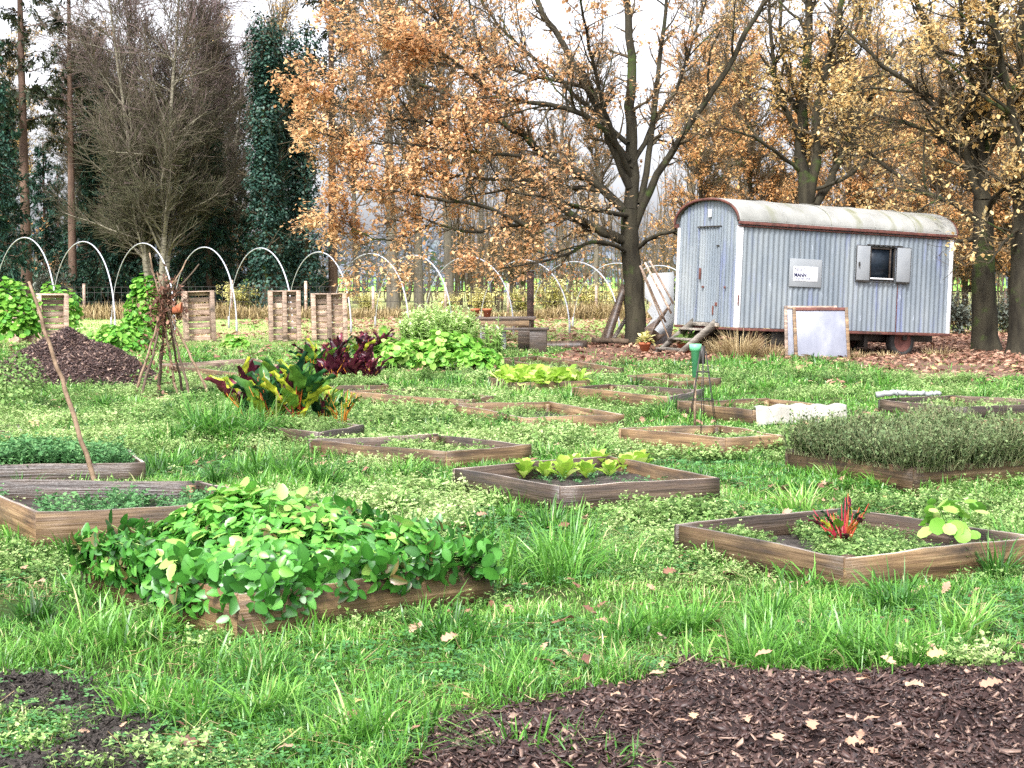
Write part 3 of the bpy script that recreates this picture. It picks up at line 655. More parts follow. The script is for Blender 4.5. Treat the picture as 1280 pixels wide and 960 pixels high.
# ================================================================== CLUTTER ROUND THE OAK
def plank(name, a, b, w, t, mat, label, cat='plank', group=None):
    a = np.asarray(a, float); b = np.asarray(b, float); d = b-a; L = np.linalg.norm(d); D = d/L
    mb = MB(); n = 7; v = []
    for i in range(n):
        e = .04*w*rng.normal(); v += [(-w/2+e, L*i/(n-1), -t/2), (w/2+e, L*i/(n-1), -t/2), (w/2+e, L*i/(n-1), t/2), (-w/2+e, L*i/(n-1), t/2)]
    mb.add(v, [np.array([(i*4+j, i*4+(j+1) % 4, (i+1)*4+(j+1) % 4, (i+1)*4+j) for i in range(n-1) for j in range(4)])[:, ::-1], np.arange(4)[None], (np.arange(4)[::-1]+(n-1)*4)[None]])
    R = frames(D[None], up=np.array([[0., -1, .2]]))[0]
    o = mb.build(name, M[mat], None, tuple(a)); o.rotation_euler = __import__('mathutils').Matrix(R.tolist()).to_euler()
    return tag(o, label, cat, group)
OAKD = 35.0
def g0(u, v): return gnd(u, v)
plank('plank', atd(757, 433, 34.6), atd(781, 356, 35.0), .17, .035, 'wooddark', 'widest dark plank leaning on the left of the oak trunk', group='planks leaning on the oak')
plank('plank', atd(751, 430, 35.0), atd(777, 366, 35.2), .11, .04, 'stickdark', 'weathered plank leaning on the oak just behind the widest one', group='planks leaning on the oak')
plank('plank', atd(765, 426, 35.3), atd(783, 398, 35.3), .09, .03, 'woodgrey', 'short grey plank leaning low on the left of the oak trunk', group='planks leaning on the oak')
plank('fallen_branch', atd(740, 425, 34.6), atd(786, 427, 34.3), .1, .08, 'stickdark', 'dark rotten log lying at the foot of the oak', 'log')
# torn pale sheet behind the oak
mb = MB(); up = [(808, 345), (835, 338), (841, 345), (842, 430)]; out = [(806, 352), (812, 342), (842, 340), (843, 400), (838, 428), (815, 432), (806, 425), (812, 418), (808, 408), (816, 398), (809, 389), (815, 380), (806, 372)]
V = [atd(u, v, 32.6+.25*((432-v)/90)) for u, v in out]; V2 = [p+np.array([0, .02, 0]) for p in V]; n = len(V)
mb.add(V+V2, [np.arange(n)[None], (np.arange(n)[::-1]+n)[None], np.array([(i, i+n, (i+1) % n+n, (i+1) % n) for i in range(n)])]); o = mb.build('plastic_sheet', M['sheet']); tag(o, 'torn pale sheet propped between the oak and the wagon door end', 'sheet')
mb = MB(); out = [(806, 410), (820, 400), (833, 385), (841, 376), (829, 398), (818, 412), (826, 418), (834, 416), (820, 428), (806, 434)]
V = [atd(u, v, 32.3) for u, v in out]; V2 = [p+np.array([0, .03, 0]) for p in V]; n = len(V)
mb.add(V+V2, [np.arange(n)[None], (np.arange(n)[::-1]+n)[None], np.array([(i, i+n, (i+1) % n+n, (i+1) % n) for i in range(n)])]); o = mb.build('splintered_board', M['wooddark']); tag(o, 'dark splintered board in front of the torn pale sheet', 'board')
for i, (a, b, m_, lab) in enumerate((((800, 332), (832, 403), 'woodpink', 'leftmost thin lath of the bundle leaning by the wagon end'), ((806, 328), (839, 392), 'woodpink', 'middle pale pinkish lath leaning between the oak and the wagon'),
                                ((812, 326), (842, 380), 'woodpink', 'rightmost lath of the bundle, nearest the wagon corner'), ((802, 338), (843, 440), 'stick', 'long thin brown batten crossing the torn pale sheet'))):
    plank('lath', atd(*b, 32.0), atd(*a, 31.6+.2*i), .04 if i < 3 else .025, .025, m_, lab, 'lath', 'laths leaning between oak and wagon')
def lathe(prof, n=20):
    v = [(r*cos(a), r*sin(a), z) for a in np.arange(n)*2*pi/n for r, z in prof]; k = len(prof)
    return np.array(v), np.array([(i*k+j, ((i+1) % n)*k+j, ((i+1) % n)*k+j+1, i*k+j+1) for i in range(n) for j in range(k-1)])
POT = [(.001, 0), (.085, 0), (.118, .17), (.132, .172), (.137, .225), (.122, .225), (.112, .19), (.001, .185)]
def pot(loc, s, label, plant=None, tilt=(0, 0, 0)):
    o = empty('flower_pot', tuple(loc), label, 'flower pot', 'terracotta pots', rot=tilt); v, f = lathe(POT)
    mb = MB(); mb.add(v*s, f); mb.build('pot', M['terra'], o, smooth=False)
    mb = MB(); v, f = lathe([(.001, .2), (.115, .198)]); mb.add(v*s, f); mb.build('potting_soil', M['soil'], o)
    if plant:
        mb = MB(); N = 60; D = rdir(N, -.1, 1); P = D*rng.uniform(.02, .13, N)[:, None]*[1, 1, 1.4]; P[:, 2] = np.abs(P[:, 2])+.22
        inst(mb, *OVAL, P, frames(D+rng.normal(0, .3, (N, 3))), rng.uniform(.08, .15, N), rng.uniform(.1, 1, N)); mb.build('plant', M[plant], o)
    return o
pot(gnd(806, 441), .95, 'terracotta pot with a small plant at the right foot of the oak', 'yellowleaf')
pot(gnd(855, 443), 1.05, 'terracotta pot with leafy plant in front of the wagon steps', 'herb')
pot(gnd(866, 444)+[0, .25, 0], .9, 'second terracotta pot, half hidden behind the green container', 'herb')

# table with bench, post behind it
tb = gnd(640, 438)
TD = tb[1]
table = empty('garden_table', (atd(632, 400, TD)[0], TD, float(gz(0, TD))), 'dark weathered wooden table with a heavy leg behind the tall pale herbs', 'table', rot=(0, 0, radians(-3)))
s_ = TD/1950
zt = CH-(397-345)*s_
wb('table_top', 'wooddark', (-.66, .62, -.35, .35, zt-.05, zt), parent=table); wb('apron', 'wood', (-.64, .5, -.33, -.3, zt-.19, zt-.052), parent=table)
wb('leg', 'wooddark', (.27, .52, -.28, .1, 0, zt-.052), parent=table); wb('leg', 'white', (-.52, -.4, -.1, .0, 0, zt-.052), parent=table); wb('leg', 'white', (-.1, .0, .1, .2, 0, zt-.052), parent=table)
bp = atd(645, 437, TD-.75)
bench = empty('bench', (bp[0], bp[1], float(gz(bp[0], bp[1]))), 'low dark bench with a box leg in front of the wooden table', 'bench', rot=(0, 0, radians(-4)))
wb('seat', 'wooddark', (-.72, .66, -.17, .17, .45, .5), parent=bench); wb('leg', 'wooddark', (.28, .62, -.14, .14, 0, .448), parent=bench); wb('leg', 'wooddark', (-.68, -.58, -.14, .14, 0, .448), parent=bench)
for k, (u, lab) in enumerate(((594, 'left one of two terracotta pots on the wooden table'), (609, 'right one of two terracotta pots on the wooden table'))):
    q = atd(u, 395, TD); q[2] = zt+float(gz(0, TD))+.002; q[1] += .0; pot(q, .74, lab)
q = gnd(663, 424); mb = MB(); mb.add(*box(-.085, .085, -.085, .085, -.1, 1.66)); post = mb.build('wooden_post', M['postwood'], None, tuple(q)); tag(post, 'tall brown square post standing behind the table', 'post')
wb('cap', 'signgrey', (-.1, .1, -.1, .1, 1.663, 1.69), parent=post)
p = gnd(705, 436); plank('plank', (p[0]-.45, p[1], .05), (p[0]+.5, p[1]+.1, .05), .22, .05, 'wooddark', 'dark board lying flat on the grass right of the bench', 'plank')

# polytunnel hoops
crest = [(30, 297), (103, 302), (178, 304), (255, 309), (325, 310), (398, 315), (462, 317), (516, 319), (585, 321), (655, 325), (717, 327), (771, 329), (824, 332)]
ORD = ['first', 'second', 'third', 'fourth', 'fifth', 'sixth', 'seventh', 'eighth', 'ninth', 'tenth', 'eleventh', 'twelfth', 'last']
NEAR = ['behind the left bean mound and first pallet', 'between the two green mounds', 'above the big round leaved mound', 'behind the stick wigwam and third pallet', 'left of the fourth pallet',
        'between the fourth and fifth pallets', 'right of the fifth pallet', 'left of the tall pale herb', 'above the tall pale herb', 'directly behind the square post', 'left of the leaning planks', 'half hidden by the oak trunk', 'behind the laths by the wagon']
for i, (u, v) in enumerate(crest):
    d = 44.0; top = atd(u, v, d); hw = 41 if i < 6 else (49 if i < 8 else 57); A = atd(u+hw, 420, d-2.3); B_ = atd(u-hw+2, 400, d+2.3)
    A[2] = float(gz(A[0], A[1]))-.1; B_[2] = float(gz(B_[0], B_[1]))-.1
    mid = (A+B_)/2; H = top[2]-mid[2]; t = np.linspace(0, pi, 41)
    P = mid+np.outer(np.cos(t), (A-B_)/2)+np.outer(np.sin(t)**.86*H, [0, 0, 1])
    P += np.outer(np.sin(t), np.array([top[0]-mid[0], 0, 0]))
    o = empty('tunnel_hoop', (mid[0], mid[1], 0), f'{ORD[i]} white plastic hoop from the left, {NEAR[i]}', 'hoop', 'bare polytunnel hoops in a row')
    mb = MB(); tube1(mb, (P-[mid[0], mid[1], 0]), [.019, .018, .015, .011, .008], 8); mb.build('pipe', M['pipe'], o, smooth=True)
    mb = MB()
    for s in (0, -1): q = P[s]-[mid[0], mid[1], 0]; tube1(mb, [q+[0, 0, 0], q+[0, 0, .45]], .03, 8)
    mb.build('ground_sleeve', M['pipegrey'], o)

# pallets on end
def pallet(w, h, dep, mid_, label, loc, rz_, wobble=0):
    o = empty('pallet', tuple(loc), label, 'pallet', 'wooden pallets standing on end', rot=(radians(wobble), radians(wobble*.5), rz_))
    xs_ = [-w/2+.05, w/2-.05]+([0] if mid_ else [])
    for x in xs_: wb('bearer', 'woodpink', (x-.05, x+.05, -dep, 0, .0, h), parent=o)
    n = 8
    for k in range(n): z = .03+k*(h-.14)/(n-1); wb('slat', 'woodpink', (-w/2+.001, w/2-.001, .001, .022, z, z+.118+rng.normal(0, .006)), parent=o)
    wb('end_board', 'white' if False else 'woodpink', (-w/2+.102, w/2-.102, -dep+.01, -.002, h-.03, h-.004), parent=o)
    return o
def pl(u, v, d=37.): q = atd(u, v, d); q[2] = float(gz(q[0], q[1])); return q
pallet(.62, 1.12, .3, False, 'leftmost pallet, seen edge on among the round leaves', pl(24, 418), radians(62))
pallet(.72, 1.15, .22, False, 'slatted pallet standing right above the bark heap', pl(65, 421), radians(24), 1)
pallet(.74, 1.2, .22, False, 'slatted pallet standing right behind the stick wigwam', pl(249, 426), radians(24), -3)
pallet(.76, 1.2, .14, True, 'pallet with three uprights, left one of the close pair by the dark chard', pl(356, 427), radians(16), -1)
pallet(.84, 1.12, .14, True, 'pallet with three uprights directly behind the dark chard, right one of the close pair', pl(412, 424), radians(14), -2)

# fence beyond the field
fence = empty('wire_fence', (0, 58, 0), 'thin green wire fence with pale wooden posts along the far side of the field', 'fence')
fx = np.arange(-26, 26, 2.6)
for x in fx:
    mb = MB(); mb.add(*box(-.05, .05, -.05, .05, -.1, 1.3+rng.uniform(-.15, .12))); mb.build('post', M['woodpink'], fence, (x+rng.normal(0, .2), 0, float(gz(x, 58))))
mb = MB()
for z in (.25, .6, .95, 1.15): tube1(mb, [(x, 0, z+float(gz(x, 58))) for x in np.linspace(-26, 26, 30)], .008, 4)
X = np.arange(-26, 26, .25); 
for x in X: mb.add(*box(x-.005, x+.005, -.003, .003, .1, 1.15))
mb.build('wire', M['blackmetal'], fence)

# sticks
def crook(pts, r, n=14, wob=.015):
    p = resample(pts, n); p[1:-1] += rng.normal(0, wob, (n-2, 3)); return p
ba = gnd(122, 606); C_, z_ = BEDS['left']; ba = gnd(121, 604, z_); base = ba
tp = [base-[0, 0, .05], atd(100, 545, base[1]+.02), atd(84, 493, base[1]+.05), atd(60, 425, base[1]+.1), atd(36, 352, base[1]+.15)]
mb = MB(); tube1(mb, crook(tp, .02, 18, .004), [.018, .016, .01], 8); tag(mb.build('planted_stick', M['stick'], smooth=True), 'long bent bare stick planted in the left bed and leaning left over the bark heap', 'stick')
wc = gnd(215, 497); wig = empty('stick_wigwam', tuple(wc), 'wigwam of bare sticks tied at the top with dried climbing plants', 'plant support')
dW = wc[1]; knot = atd(207, 378, dW)
feet = [(165, 492, -.35), (174, 505, -.6), (197, 492, .1), (223, 498, 0), (229, 494, .4), (240, 502, -.3), (266, 505, -.2), (198, 488, .6)]
tops = [(233, 325), (249, 330), (205, 342), (187, 316), (200, 352), (188, 335), (196, 340), (222, 350)]
for k, ((u, v, dd), (tu, tv)) in enumerate(zip(feet, tops)):
    a = atd(u, v, dW+dd); a[2] = float(gz(a[0], a[1]))-.05; b = atd(tu, tv, dW-dd*.3)
    kk = knot+[rng.normal(0, .03), rng.normal(0, .04), rng.normal(0, .05)]
    mb = MB(); tube1(mb, crook([a, (a+kk)/2, kk, b], .02, 16, .008)-wc, [.02, .014, .009], 7); mb.build('stick', M['stickdark'] if k % 3 else M['stick'], wig, smooth=True)
mb = MB(); N = 900; P = rng.normal(0, 1, (N, 3))*[.1, .1, .17]+[0, 0, -.02]; low = rng.random(N) < .3; P[low] += np.c_[rng.normal(-.08, .12, low.sum()), rng.normal(0, .1, low.sum()), -rng.uniform(.2, .75, low.sum())]
inst(mb, *OVAL, P+knot-wc, frames(rdir(N, -1, .6)), rng.uniform(.03, .07, N), rng.uniform(0, .45, N))
st = rng.normal(0, 1, (60, 1, 3))*[.1, .1, .12]+np.cumsum(rng.normal(0, .05, (60, 7, 3))-[0, 0, .02], 1); v, f = tubes(st+knot-wc, np.full((60, 7), .004), 3); mb.add(v, f, .3)
mb.build('dried_vine', M['fallen'], wig)
mb = MB(); v, f = lathe(POT); R = np.array([[0, 0, 1], [0, 1, 0], [-1, 0, .3]]); mb.add((v@R.T)*.5+atd(216, 388, dW-.15)-wc, f); mb.build('hanging_pot', M['terra'], wig)

# metal obelisk with the green container
oc = gnd(878, 540, .1); obd = oc[1]; zc = atd(874, 436, obd)[2]
ob = empty('metal_obelisk', tuple(oc), 'thin black metal obelisk standing in a raised bed', 'plant support')
ap = np.array([0, 0, zc-oc[2]-.02])
for k in range(6):
    a = k*pi/3+.3; mb = MB(); tube1(mb, [(.155*cos(a), .155*sin(a), -.03), (.03*cos(a), .03*sin(a), ap[2])], .004, 6); mb.build('rod', M['blackmetal'], ob)
for hh, rr in ((.28, .115), (.52, .078)):
    hh *= ap[2]/.7; r_ = .155+(.03-.155)*hh/ap[2]; mb = MB(); tube1(mb, [(r_*cos(t), r_*sin(t), hh) for t in np.linspace(0, 2*pi, 25)], .005, 5); mb.build('ring', M['blackmetal'], ob)
gc = atd(869, 470, obd+1.3); gt = atd(869, 430, obd+1.3)
cont = empty('planter_vase', (gc[0], gc[1], 0), 'slim pale green plastic container with wide rim on a stake behind the obelisk', 'container')
v, f = lathe([(.001, 0), (.03, 0), (.044, .27), (.058, .275), (.062, .34), (.054, .34), (.001, .325)], 24); mb = MB(); mb.add(v+[0, 0, gt[2]-.34], f); mb.build('body', M['green_plastic'], cont, smooth=False)
mb = MB(); tube1(mb, [(0, 0, -.05), (0, 0, gt[2]-.355)], .014, 6); mb.build('stake', M['stick'], cont)
mb = MB(); mb.add(*box(.04, .095, -.03, .03, gt[2]-.2, gt[2]-.02)); mb.build('black_strap', M['blackmetal'], cont)

# fleece over a bed rim and rolled cloth
def cloth(pts_top, drop, name, mat, label, cat):
    P = resample(pts_top, 60); mb = MB(); rows = 14; V = []
    for r in range(rows):
        t = r/(rows-1)
        for i, p in enumerate(P):
            s = i/59; w = .03*sin(i*.9)*t+.02*sin(i*.37+1)*t
            V.append(p+np.array([w*.4, -(.02+.07*t)+w*.6-(.06 if r else -.08), -drop*t*(1-.25*sin(s*9)**2*.6)+.025*(r == 1)+.01*sin(i*.5)]))
    for r in (0,): pass
    mb.add(V, np.array([(r*60+i, r*60+i+1, (r+1)*60+i+1, (r+1)*60+i) for r in range(rows-1) for i in range(59)]))
    o = mb.build(name, M[mat], smooth=True); md = o.modifiers.new('t', 'SOLIDIFY'); md.thickness = .004; tag(o, label, cat)
C_, z_ = BEDS['fleece']; a = C_[1]+[0, 0, .03]; b = C_[2]+[0, 0, .03]; cloth([a, a*.6+b*.4+[0, 0, .015], a*.3+b*.7, b], .2, 'garden_fleece', 'fleece', 'crumpled off white fleece draped over the rim of a raised bed', 'cloth')
C_, z_ = BEDS['roll']; a = C_[0]+[-.05, -.02, .05]; b = C_[0]*.35+C_[3]*.65+[0, 0, .05]; b = np.array([a[0]+.75, a[1]+.1, a[2]])
mb = MB(); tube1(mb, crook([a, (a+b)/2+[0, 0, .015], b], .03, 30, .008), [.035, .03, .025], 10); tag(mb.build('rolled_cloth', M['sheet'], smooth=True), 'rolled grey cloth lying on the rim of the dark bed at the far right', 'cloth')

# ================================================================== GROUND COVER
def scatter(n, d0, d1, margin=1.12, clearance=True, power=1.0):
    """random ground places inside the widened view, even per area"""
    y = np.sqrt(rng.uniform(d0*d0, d1*d1, n)); x = rng.uniform(-1, 1, n)*y*(640/F)*margin+0
    return x, y
def outside(x, y, polys):
    k = np.ones(len(x), bool)
    for P in polys: k &= ~inpoly(x, y, P)
    return k
HARD = POLYS+[MULCH]
HEAPC = gnd(82, 488); HEAPC[1] += .9
def softsoil(x, y):
    k = np.ones(len(x), bool)
    for q in SOILS: k &= ~(inpoly(x+rng.normal(0, .06, len(x)), y+rng.normal(0, .06, len(x)), q) & (vnoise(x, y, .12, 66)+rng.normal(0, .1, len(x)) < .8))
    return k
def veg(x, y):
    """0..1 fields: lawn height factor and pale-weed share"""
    lawn = vnoise(x, y, 1.5, 21)*.55+vnoise(x, y, .45, 22)*.45
    u = 640+x/y*F; v = HZ+CH/y*F
    pale = vnoise(x, y, 2.0, 31)*.6+vnoise(x, y, .6, 32)*.4-.12
    g = lambda cu, cv, su, sv, k: k*np.exp(-((u-cu)/su)**2-((v-cv)/sv)**2)
    pale = pale+g(150, 520, 260, 40, .42)+g(560, 545, 260, 28, .3)+g(850, 690, 130, 45, .45)+g(1060, 715, 260, 28, .4)+g(1230, 660, 90, 35, .4)+g(900, 470, 400, 16, .32)+g(480, 600, 150, 35, .25)+g(60, 690, 60, 30, .2)
    pale = pale-g(100, 790, 160, 60, .3)-g(680, 700, 70, 40, .5)-g(1000, 790, 300, 35, .4)-g(430, 800, 250, 60, .25)-g(860, 600, 300, 30, .2)
    lawn = lawn+g(100, 780, 180, 60, .12)+g(270, 540, 60, 40, .3)+g(1060, 800, 220, 28, .25)+g(680, 700, 60, 30, .2)
    return lawn, pale
mb = MB()
for d0, d1, n, hh, ww in ((4.6, 8, 75000, .085, .0055), (8, 13, 130000, .09, .0075), (13, 21, 150000, .095, .011), (21, 34, 130000, .09, .018), (34, 60, 70000, .07, .03)):
    x, y = scatter(n, d0, d1, 1.15); lawn, pale = veg(x, y); k = outside(x, y, HARD) & softsoil(x, y)
    k &= rng.random(n) < np.clip(1.25-pale*1.1, .18, 1)*np.clip(lawn*2.2-.1, .5, 1)
    k &= ~(inpoly(x, y, LITTER) & (rng.random(n) < .9)); k &= np.hypot((x-HEAPC[0])/1.1, (y-HEAPC[1])/1.1) > .9
    x = x[k]; y = y[k]; lawn = lawn[k]; m = len(x)
    cl = vnoise(x, y, .2, 41)*.7+vnoise(x, y, .55, 49)*.3
    h = hh*rng.uniform(.4, 1.25, m)*(.45+1.0*lawn)*(.4+1.7*cl**2)
    tint = .47+.42*(vnoise(x, y, .7, 43)-.5)+.3*(vnoise(x, y, 2.5, 44)-.5)+rng.normal(0, .17, m)+(y > 34)*.2
    dead = rng.random(m) < .03+.12*(vnoise(x, y, .5, 46) > .68); tint[dead] = 1
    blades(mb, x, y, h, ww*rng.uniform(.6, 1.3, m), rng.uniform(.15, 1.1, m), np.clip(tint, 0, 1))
# clumped tufts all over the lawn
n = 1500; x, y = scatter(n, 4.7, 30, 1.15); lawn, pale = veg(x, y); k = outside(x, y, HARD) & softsoil(x, y) & (lawn+rng.normal(0, .12, n) > .56) & ~inpoly(x, y, LITTER)
for a, b in zip(x[k], y[k]):
    m = int(np.clip(900/b, 30, 120)); r = rng.uniform(.03, .1)*(1+b*.04); az = rng.uniform(0, 2*pi, m); rr = r*np.sqrt(rng.random(m))
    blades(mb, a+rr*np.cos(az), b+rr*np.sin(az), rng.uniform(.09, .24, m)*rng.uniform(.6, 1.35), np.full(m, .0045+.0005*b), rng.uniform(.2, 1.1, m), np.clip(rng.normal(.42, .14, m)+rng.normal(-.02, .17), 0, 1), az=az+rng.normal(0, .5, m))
for P_ in POLYS:
    for i in range(4):
        a = P_[i][:2]; b_ = P_[(i+1) % 4][:2]; L_ = np.linalg.norm(b_-a); dd = P_[i][1]
        if dd < 5 or dd > 28: continue
        m = int(L_*(190 if dd < 14 else 110)); t = rng.uniform(-.02, 1.02, m); nrm_ = np.array([(b_-a)[1], -(b_-a)[0]])/L_
        if nrm_@(a-P_[:, :2].mean(0)) < 0: nrm_ = -nrm_
        o_ = rng.uniform(.03, .16, m); x = a[0]+(b_-a)[0]*t+nrm_[0]*o_; y = a[1]+(b_-a)[1]*t+nrm_[1]*o_; cl = vnoise(x, y, .22, 47)
        blades(mb, x, y, (.035+(.22 if dd < 12 else .15)*cl**2)*rng.uniform(.6, 1.2, m), np.full(m, .006+.0006*dd), rng.uniform(.1, 1.1, m), np.clip(rng.normal(.42, .16, m), 0, 1))
tag(mb.build('grass', M['grass']), 'short and tufted green grass between the raised beds', 'grass', kind='stuff')

# big tufts one can point at
TUFTS = [(690, 722, .42, .36, .5, 'wide tuft of long bright arching grass right of the strawberry bed'), (775, 798, .26, .2, .34, 'dark green grass tuft between the strawberry bed and the bark mulch'),
         (560, 800, .24, .22, .38, 'grass tuft at the right front corner of the strawberry bed'), (955, 832, .3, .2, .45, 'left grass tuft on the far rim of the bark mulch'), (1060, 824, .36, .3, .45, 'middle grass tuft growing on the far rim of the bark mulch'),
         (1170, 828, .28, .24, .42, 'right grass tuft growing on the far rim of the bark mulch'), (270, 555, .62, .55, .35, 'tall dark green grass clump left of the multicoloured chard'), (350, 604, .42, .26, .3, 'dark grass tuft just behind the strawberry plants'),
         (1070, 608, .24, .2, .45, 'grass tuft in front of the split board of the thyme bed'), (760, 392+200, .16, .18, .3, 'small tuft inside the grass behind the lettuce bed'), (985, 612, .2, .2, .4, 'short tuft right of the lettuce bed corner'),
         (470, 930, .3, .24, .5, 'tall bright tuft at the bottom, left of the bark mulch'), (250, 890, .28, .28, .45, 'broad tuft right of the bare soil in the left foreground'), (130, 800, .27, .3, .45, 'lush tuft under the left end of the strawberry bed'),
         (690, 960, .22, .2, .35, 'tuft at the bottom edge on the left side of the bark mulch'), (360, 850, .25, .25, .4, 'tuft just in front of the strawberry bed boards'), (1190, 618, .2, .2, .4, 'tuft at the right end of the thyme bed front'), (540, 488, .25, .2, .4, 'tuft inside the flat weedy bed'), (1270, 700, .24, .16, .4, 'tuft with bent blades at the right edge beside the beet bed')]
for u, v, h, r, wd, lab in TUFTS:
    p = gnd(u, v); m = int(330*(r/.25)**1.3); mb = MB(); az = rng.uniform(0, 2*pi, m); rr = r*.55*np.sqrt(rng.random(m))
    ck = rng.integers(0, 9, m); cx = rng.normal(0, r*.55, 9); cy = rng.normal(0, r*.35, 9); x = rr*np.cos(az)*.6+cx[ck]; y = rr*np.sin(az)*.6+cy[ck]; hk = rng.uniform(.55, 1.1, 9)
    blades(mb, x, y, h*hk[ck]*rng.uniform(.4, 1.15, m), .0075*rng.uniform(.5, 1.5, m)*max(1, p[1]/8), rng.uniform(.15, 1.35, m), np.clip(rng.normal(.5 if wd > .4 else .36, .13, m)+(rng.random(m) < .04)*.5, 0, 1), z=np.full(m, -.02), az=az+rng.normal(0, 1.1, m))
    tag(mb.build('grass_tuft', M['grass'], None, tuple(p)), lab, 'grass tuft', 'large grass tufts')

# pale little weeds (sprigs with many small leaves and tiny heads)
def sprig(kind=0):
    r = np.random.default_rng(kind+5); mbx = MB(); n = 4; V = []; Fq = []; T = []
    def tri(p, d, w, l, t):
        s = unit(np.cross(d, [0, 0, 1.])[None])[0]*w; i = len(V); V.extend([p, p+d*l*.5+s, p+d*l, p+d*l*.5-s]); Fq.append((i, i+1, i+2, i+3)); T.extend([t]*4)
    for b in range(4):
        a = b*pi/2+r.uniform(-.5, .5); D = np.array([cos(a)*.5, sin(a)*.5, 1.]); D = D/np.linalg.norm(D); L = r.uniform(.65, 1.0)
        c = D*L; tri(np.zeros(3), D, .014, L, -.1)
        for k in range(5):
            t = r.uniform(.3, 1); aa = r.uniform(0, 2*pi); d = np.array([cos(aa), sin(aa), r.uniform(-.1, .7)]); d /= np.linalg.norm(d); tri(D*L*t, d, r.uniform(.05, .09), r.uniform(.17, .3), r.uniform(-.2, .1))
        for k in range(2):
            aa = r.uniform(0, 2*pi); d = np.array([cos(aa), sin(aa), .8]); d /= np.linalg.norm(d); tri(c+d*.03, d, .035, .07, .34)
    return np.array(V), [np.array(Fq)], np.array(T)
SPR = [sprig(k) for k in range(3)]
def sprigs(mb, x, y, z, s, tint, lean=.25):
    N = len(x); pick = rng.integers(0, 3, N)
    for k in range(3):
        m = pick == k
        if not m.any(): continue
        nn = m.sum(); up = unit(np.stack([rng.normal(0, lean, nn), rng.normal(0, lean, nn), np.ones(nn)], 1)); a = rng.uniform(0, 2*pi, nn)
        X = unit(np.cross(np.stack([np.cos(a), np.sin(a), 0*a], 1), up)); Y = np.cross(up, X); R = np.stack([X, Y, up], -1)
        inst(mb, SPR[k][0], SPR[k][1], np.stack([x, y, z], 1)[m], R, s[m], tint[m], tv_tint=SPR[k][2])
mb = MB()
for d0, d1, n, s0 in ((4.7, 9, 15000, .09), (9, 15, 22000, .13), (15, 24, 19000, .135), (24, 36, 9000, .12)):
    x, y = scatter(n, d0, d1, 1.15); lawn, pale = veg(x, y); k = outside(x, y, HARD) & softsoil(x, y) & (pale+rng.normal(0, .08, n) > .5) & ~inpoly(x, y, LITTER)
    x = x[k]; y = y[k]; m = len(x); s = s0*rng.uniform(.35, 1.3, m)*(.3+pale[k]*.7+.7*vnoise(x, y, .4, 52))
    sprigs(mb, x, y, gz(x, y)-.01, s, np.clip(.47+.6*(vnoise(x, y, .6, 51)-.5)+.4*(vnoise(x, y, 2.2, 53)-.5)+rng.normal(0, .15, m), 0, 1))
for P_ in POLYS:
    for i in range(4):
        a = P_[i][:2]; b_ = P_[(i+1) % 4][:2]; L_ = np.linalg.norm(b_-a); dd = P_[i][1]
        if dd < 5 or dd > 28: continue
        m = int(L_*(60 if dd < 12 else 34)); t = rng.uniform(0, 1, m); nrm_ = np.array([(b_-a)[1], -(b_-a)[0]])/L_
        if nrm_@(a-P_[:, :2].mean(0)) < 0: nrm_ = -nrm_
        o_ = rng.uniform(.03, .2, m); x = a[0]+(b_-a)[0]*t+nrm_[0]*o_; y = a[1]+(b_-a)[1]*t+nrm_[1]*o_; cl = vnoise(x, y, .3, 48)+rng.normal(0, .05, m); k = cl > .5; x, y, cl = x[k], y[k], cl[k]; m = len(x)
        sprigs(mb, x, y, gz(x, y)-.01, np.full(m, .1 if dd < 12 else .085)*rng.uniform(.5, 1.3, m), np.clip(rng.normal(.45, .15, m), 0, 1))
tag(mb.build('pale_weeds', M['weed']), 'pale yellow green low weeds with tiny heads between the beds', 'weeds', kind='stuff')

# clover-like cover
mb = MB()
TRI = []
for k in range(3):
    a = k*2*pi/3; q = leaf_shape(.8, .08, ((0, 0), (.5, .8), (.85, .9), (1, 0)), 0); TRI.append((q[0]@rz(a).T, q[1]))
cv = np.concatenate([t[0]+[0, 0, .0] for t in TRI]); nk = len(TRI[0][0]); cf = [np.concatenate([t[1][j]+nk*i for i, t in enumerate(TRI)]) for j in range(2)]
for d0, d1, n, s0 in ((4.7, 9, 26000, .017), (9, 16, 30000, .024)):
    x, y = scatter(n, d0, d1, 1.1); k = outside(x, y, HARD) & softsoil(x, y) & (vnoise(x, y, .9, 61)*.6+vnoise(x, y, .3, 62)*.4+rng.normal(0, .05, n) > .52); x = x[k]; y = y[k]; m = len(x)
    a = rng.uniform(0, 2*pi, m); D = np.stack([np.cos(a), np.sin(a), rng.normal(0, .25, m)], 1)
    inst(mb, cv, cf, np.stack([x, y, gz(x, y)+rng.uniform(.01, .055, m)], 1), frames(D), s0*rng.uniform(.6, 1.4, m), np.clip(rng.normal(.5, .2, m), 0, 1))
tag(mb.build('clover', M['clover']), 'small leaved clover and creeping ground cover in the grass', 'ground cover', kind='stuff')

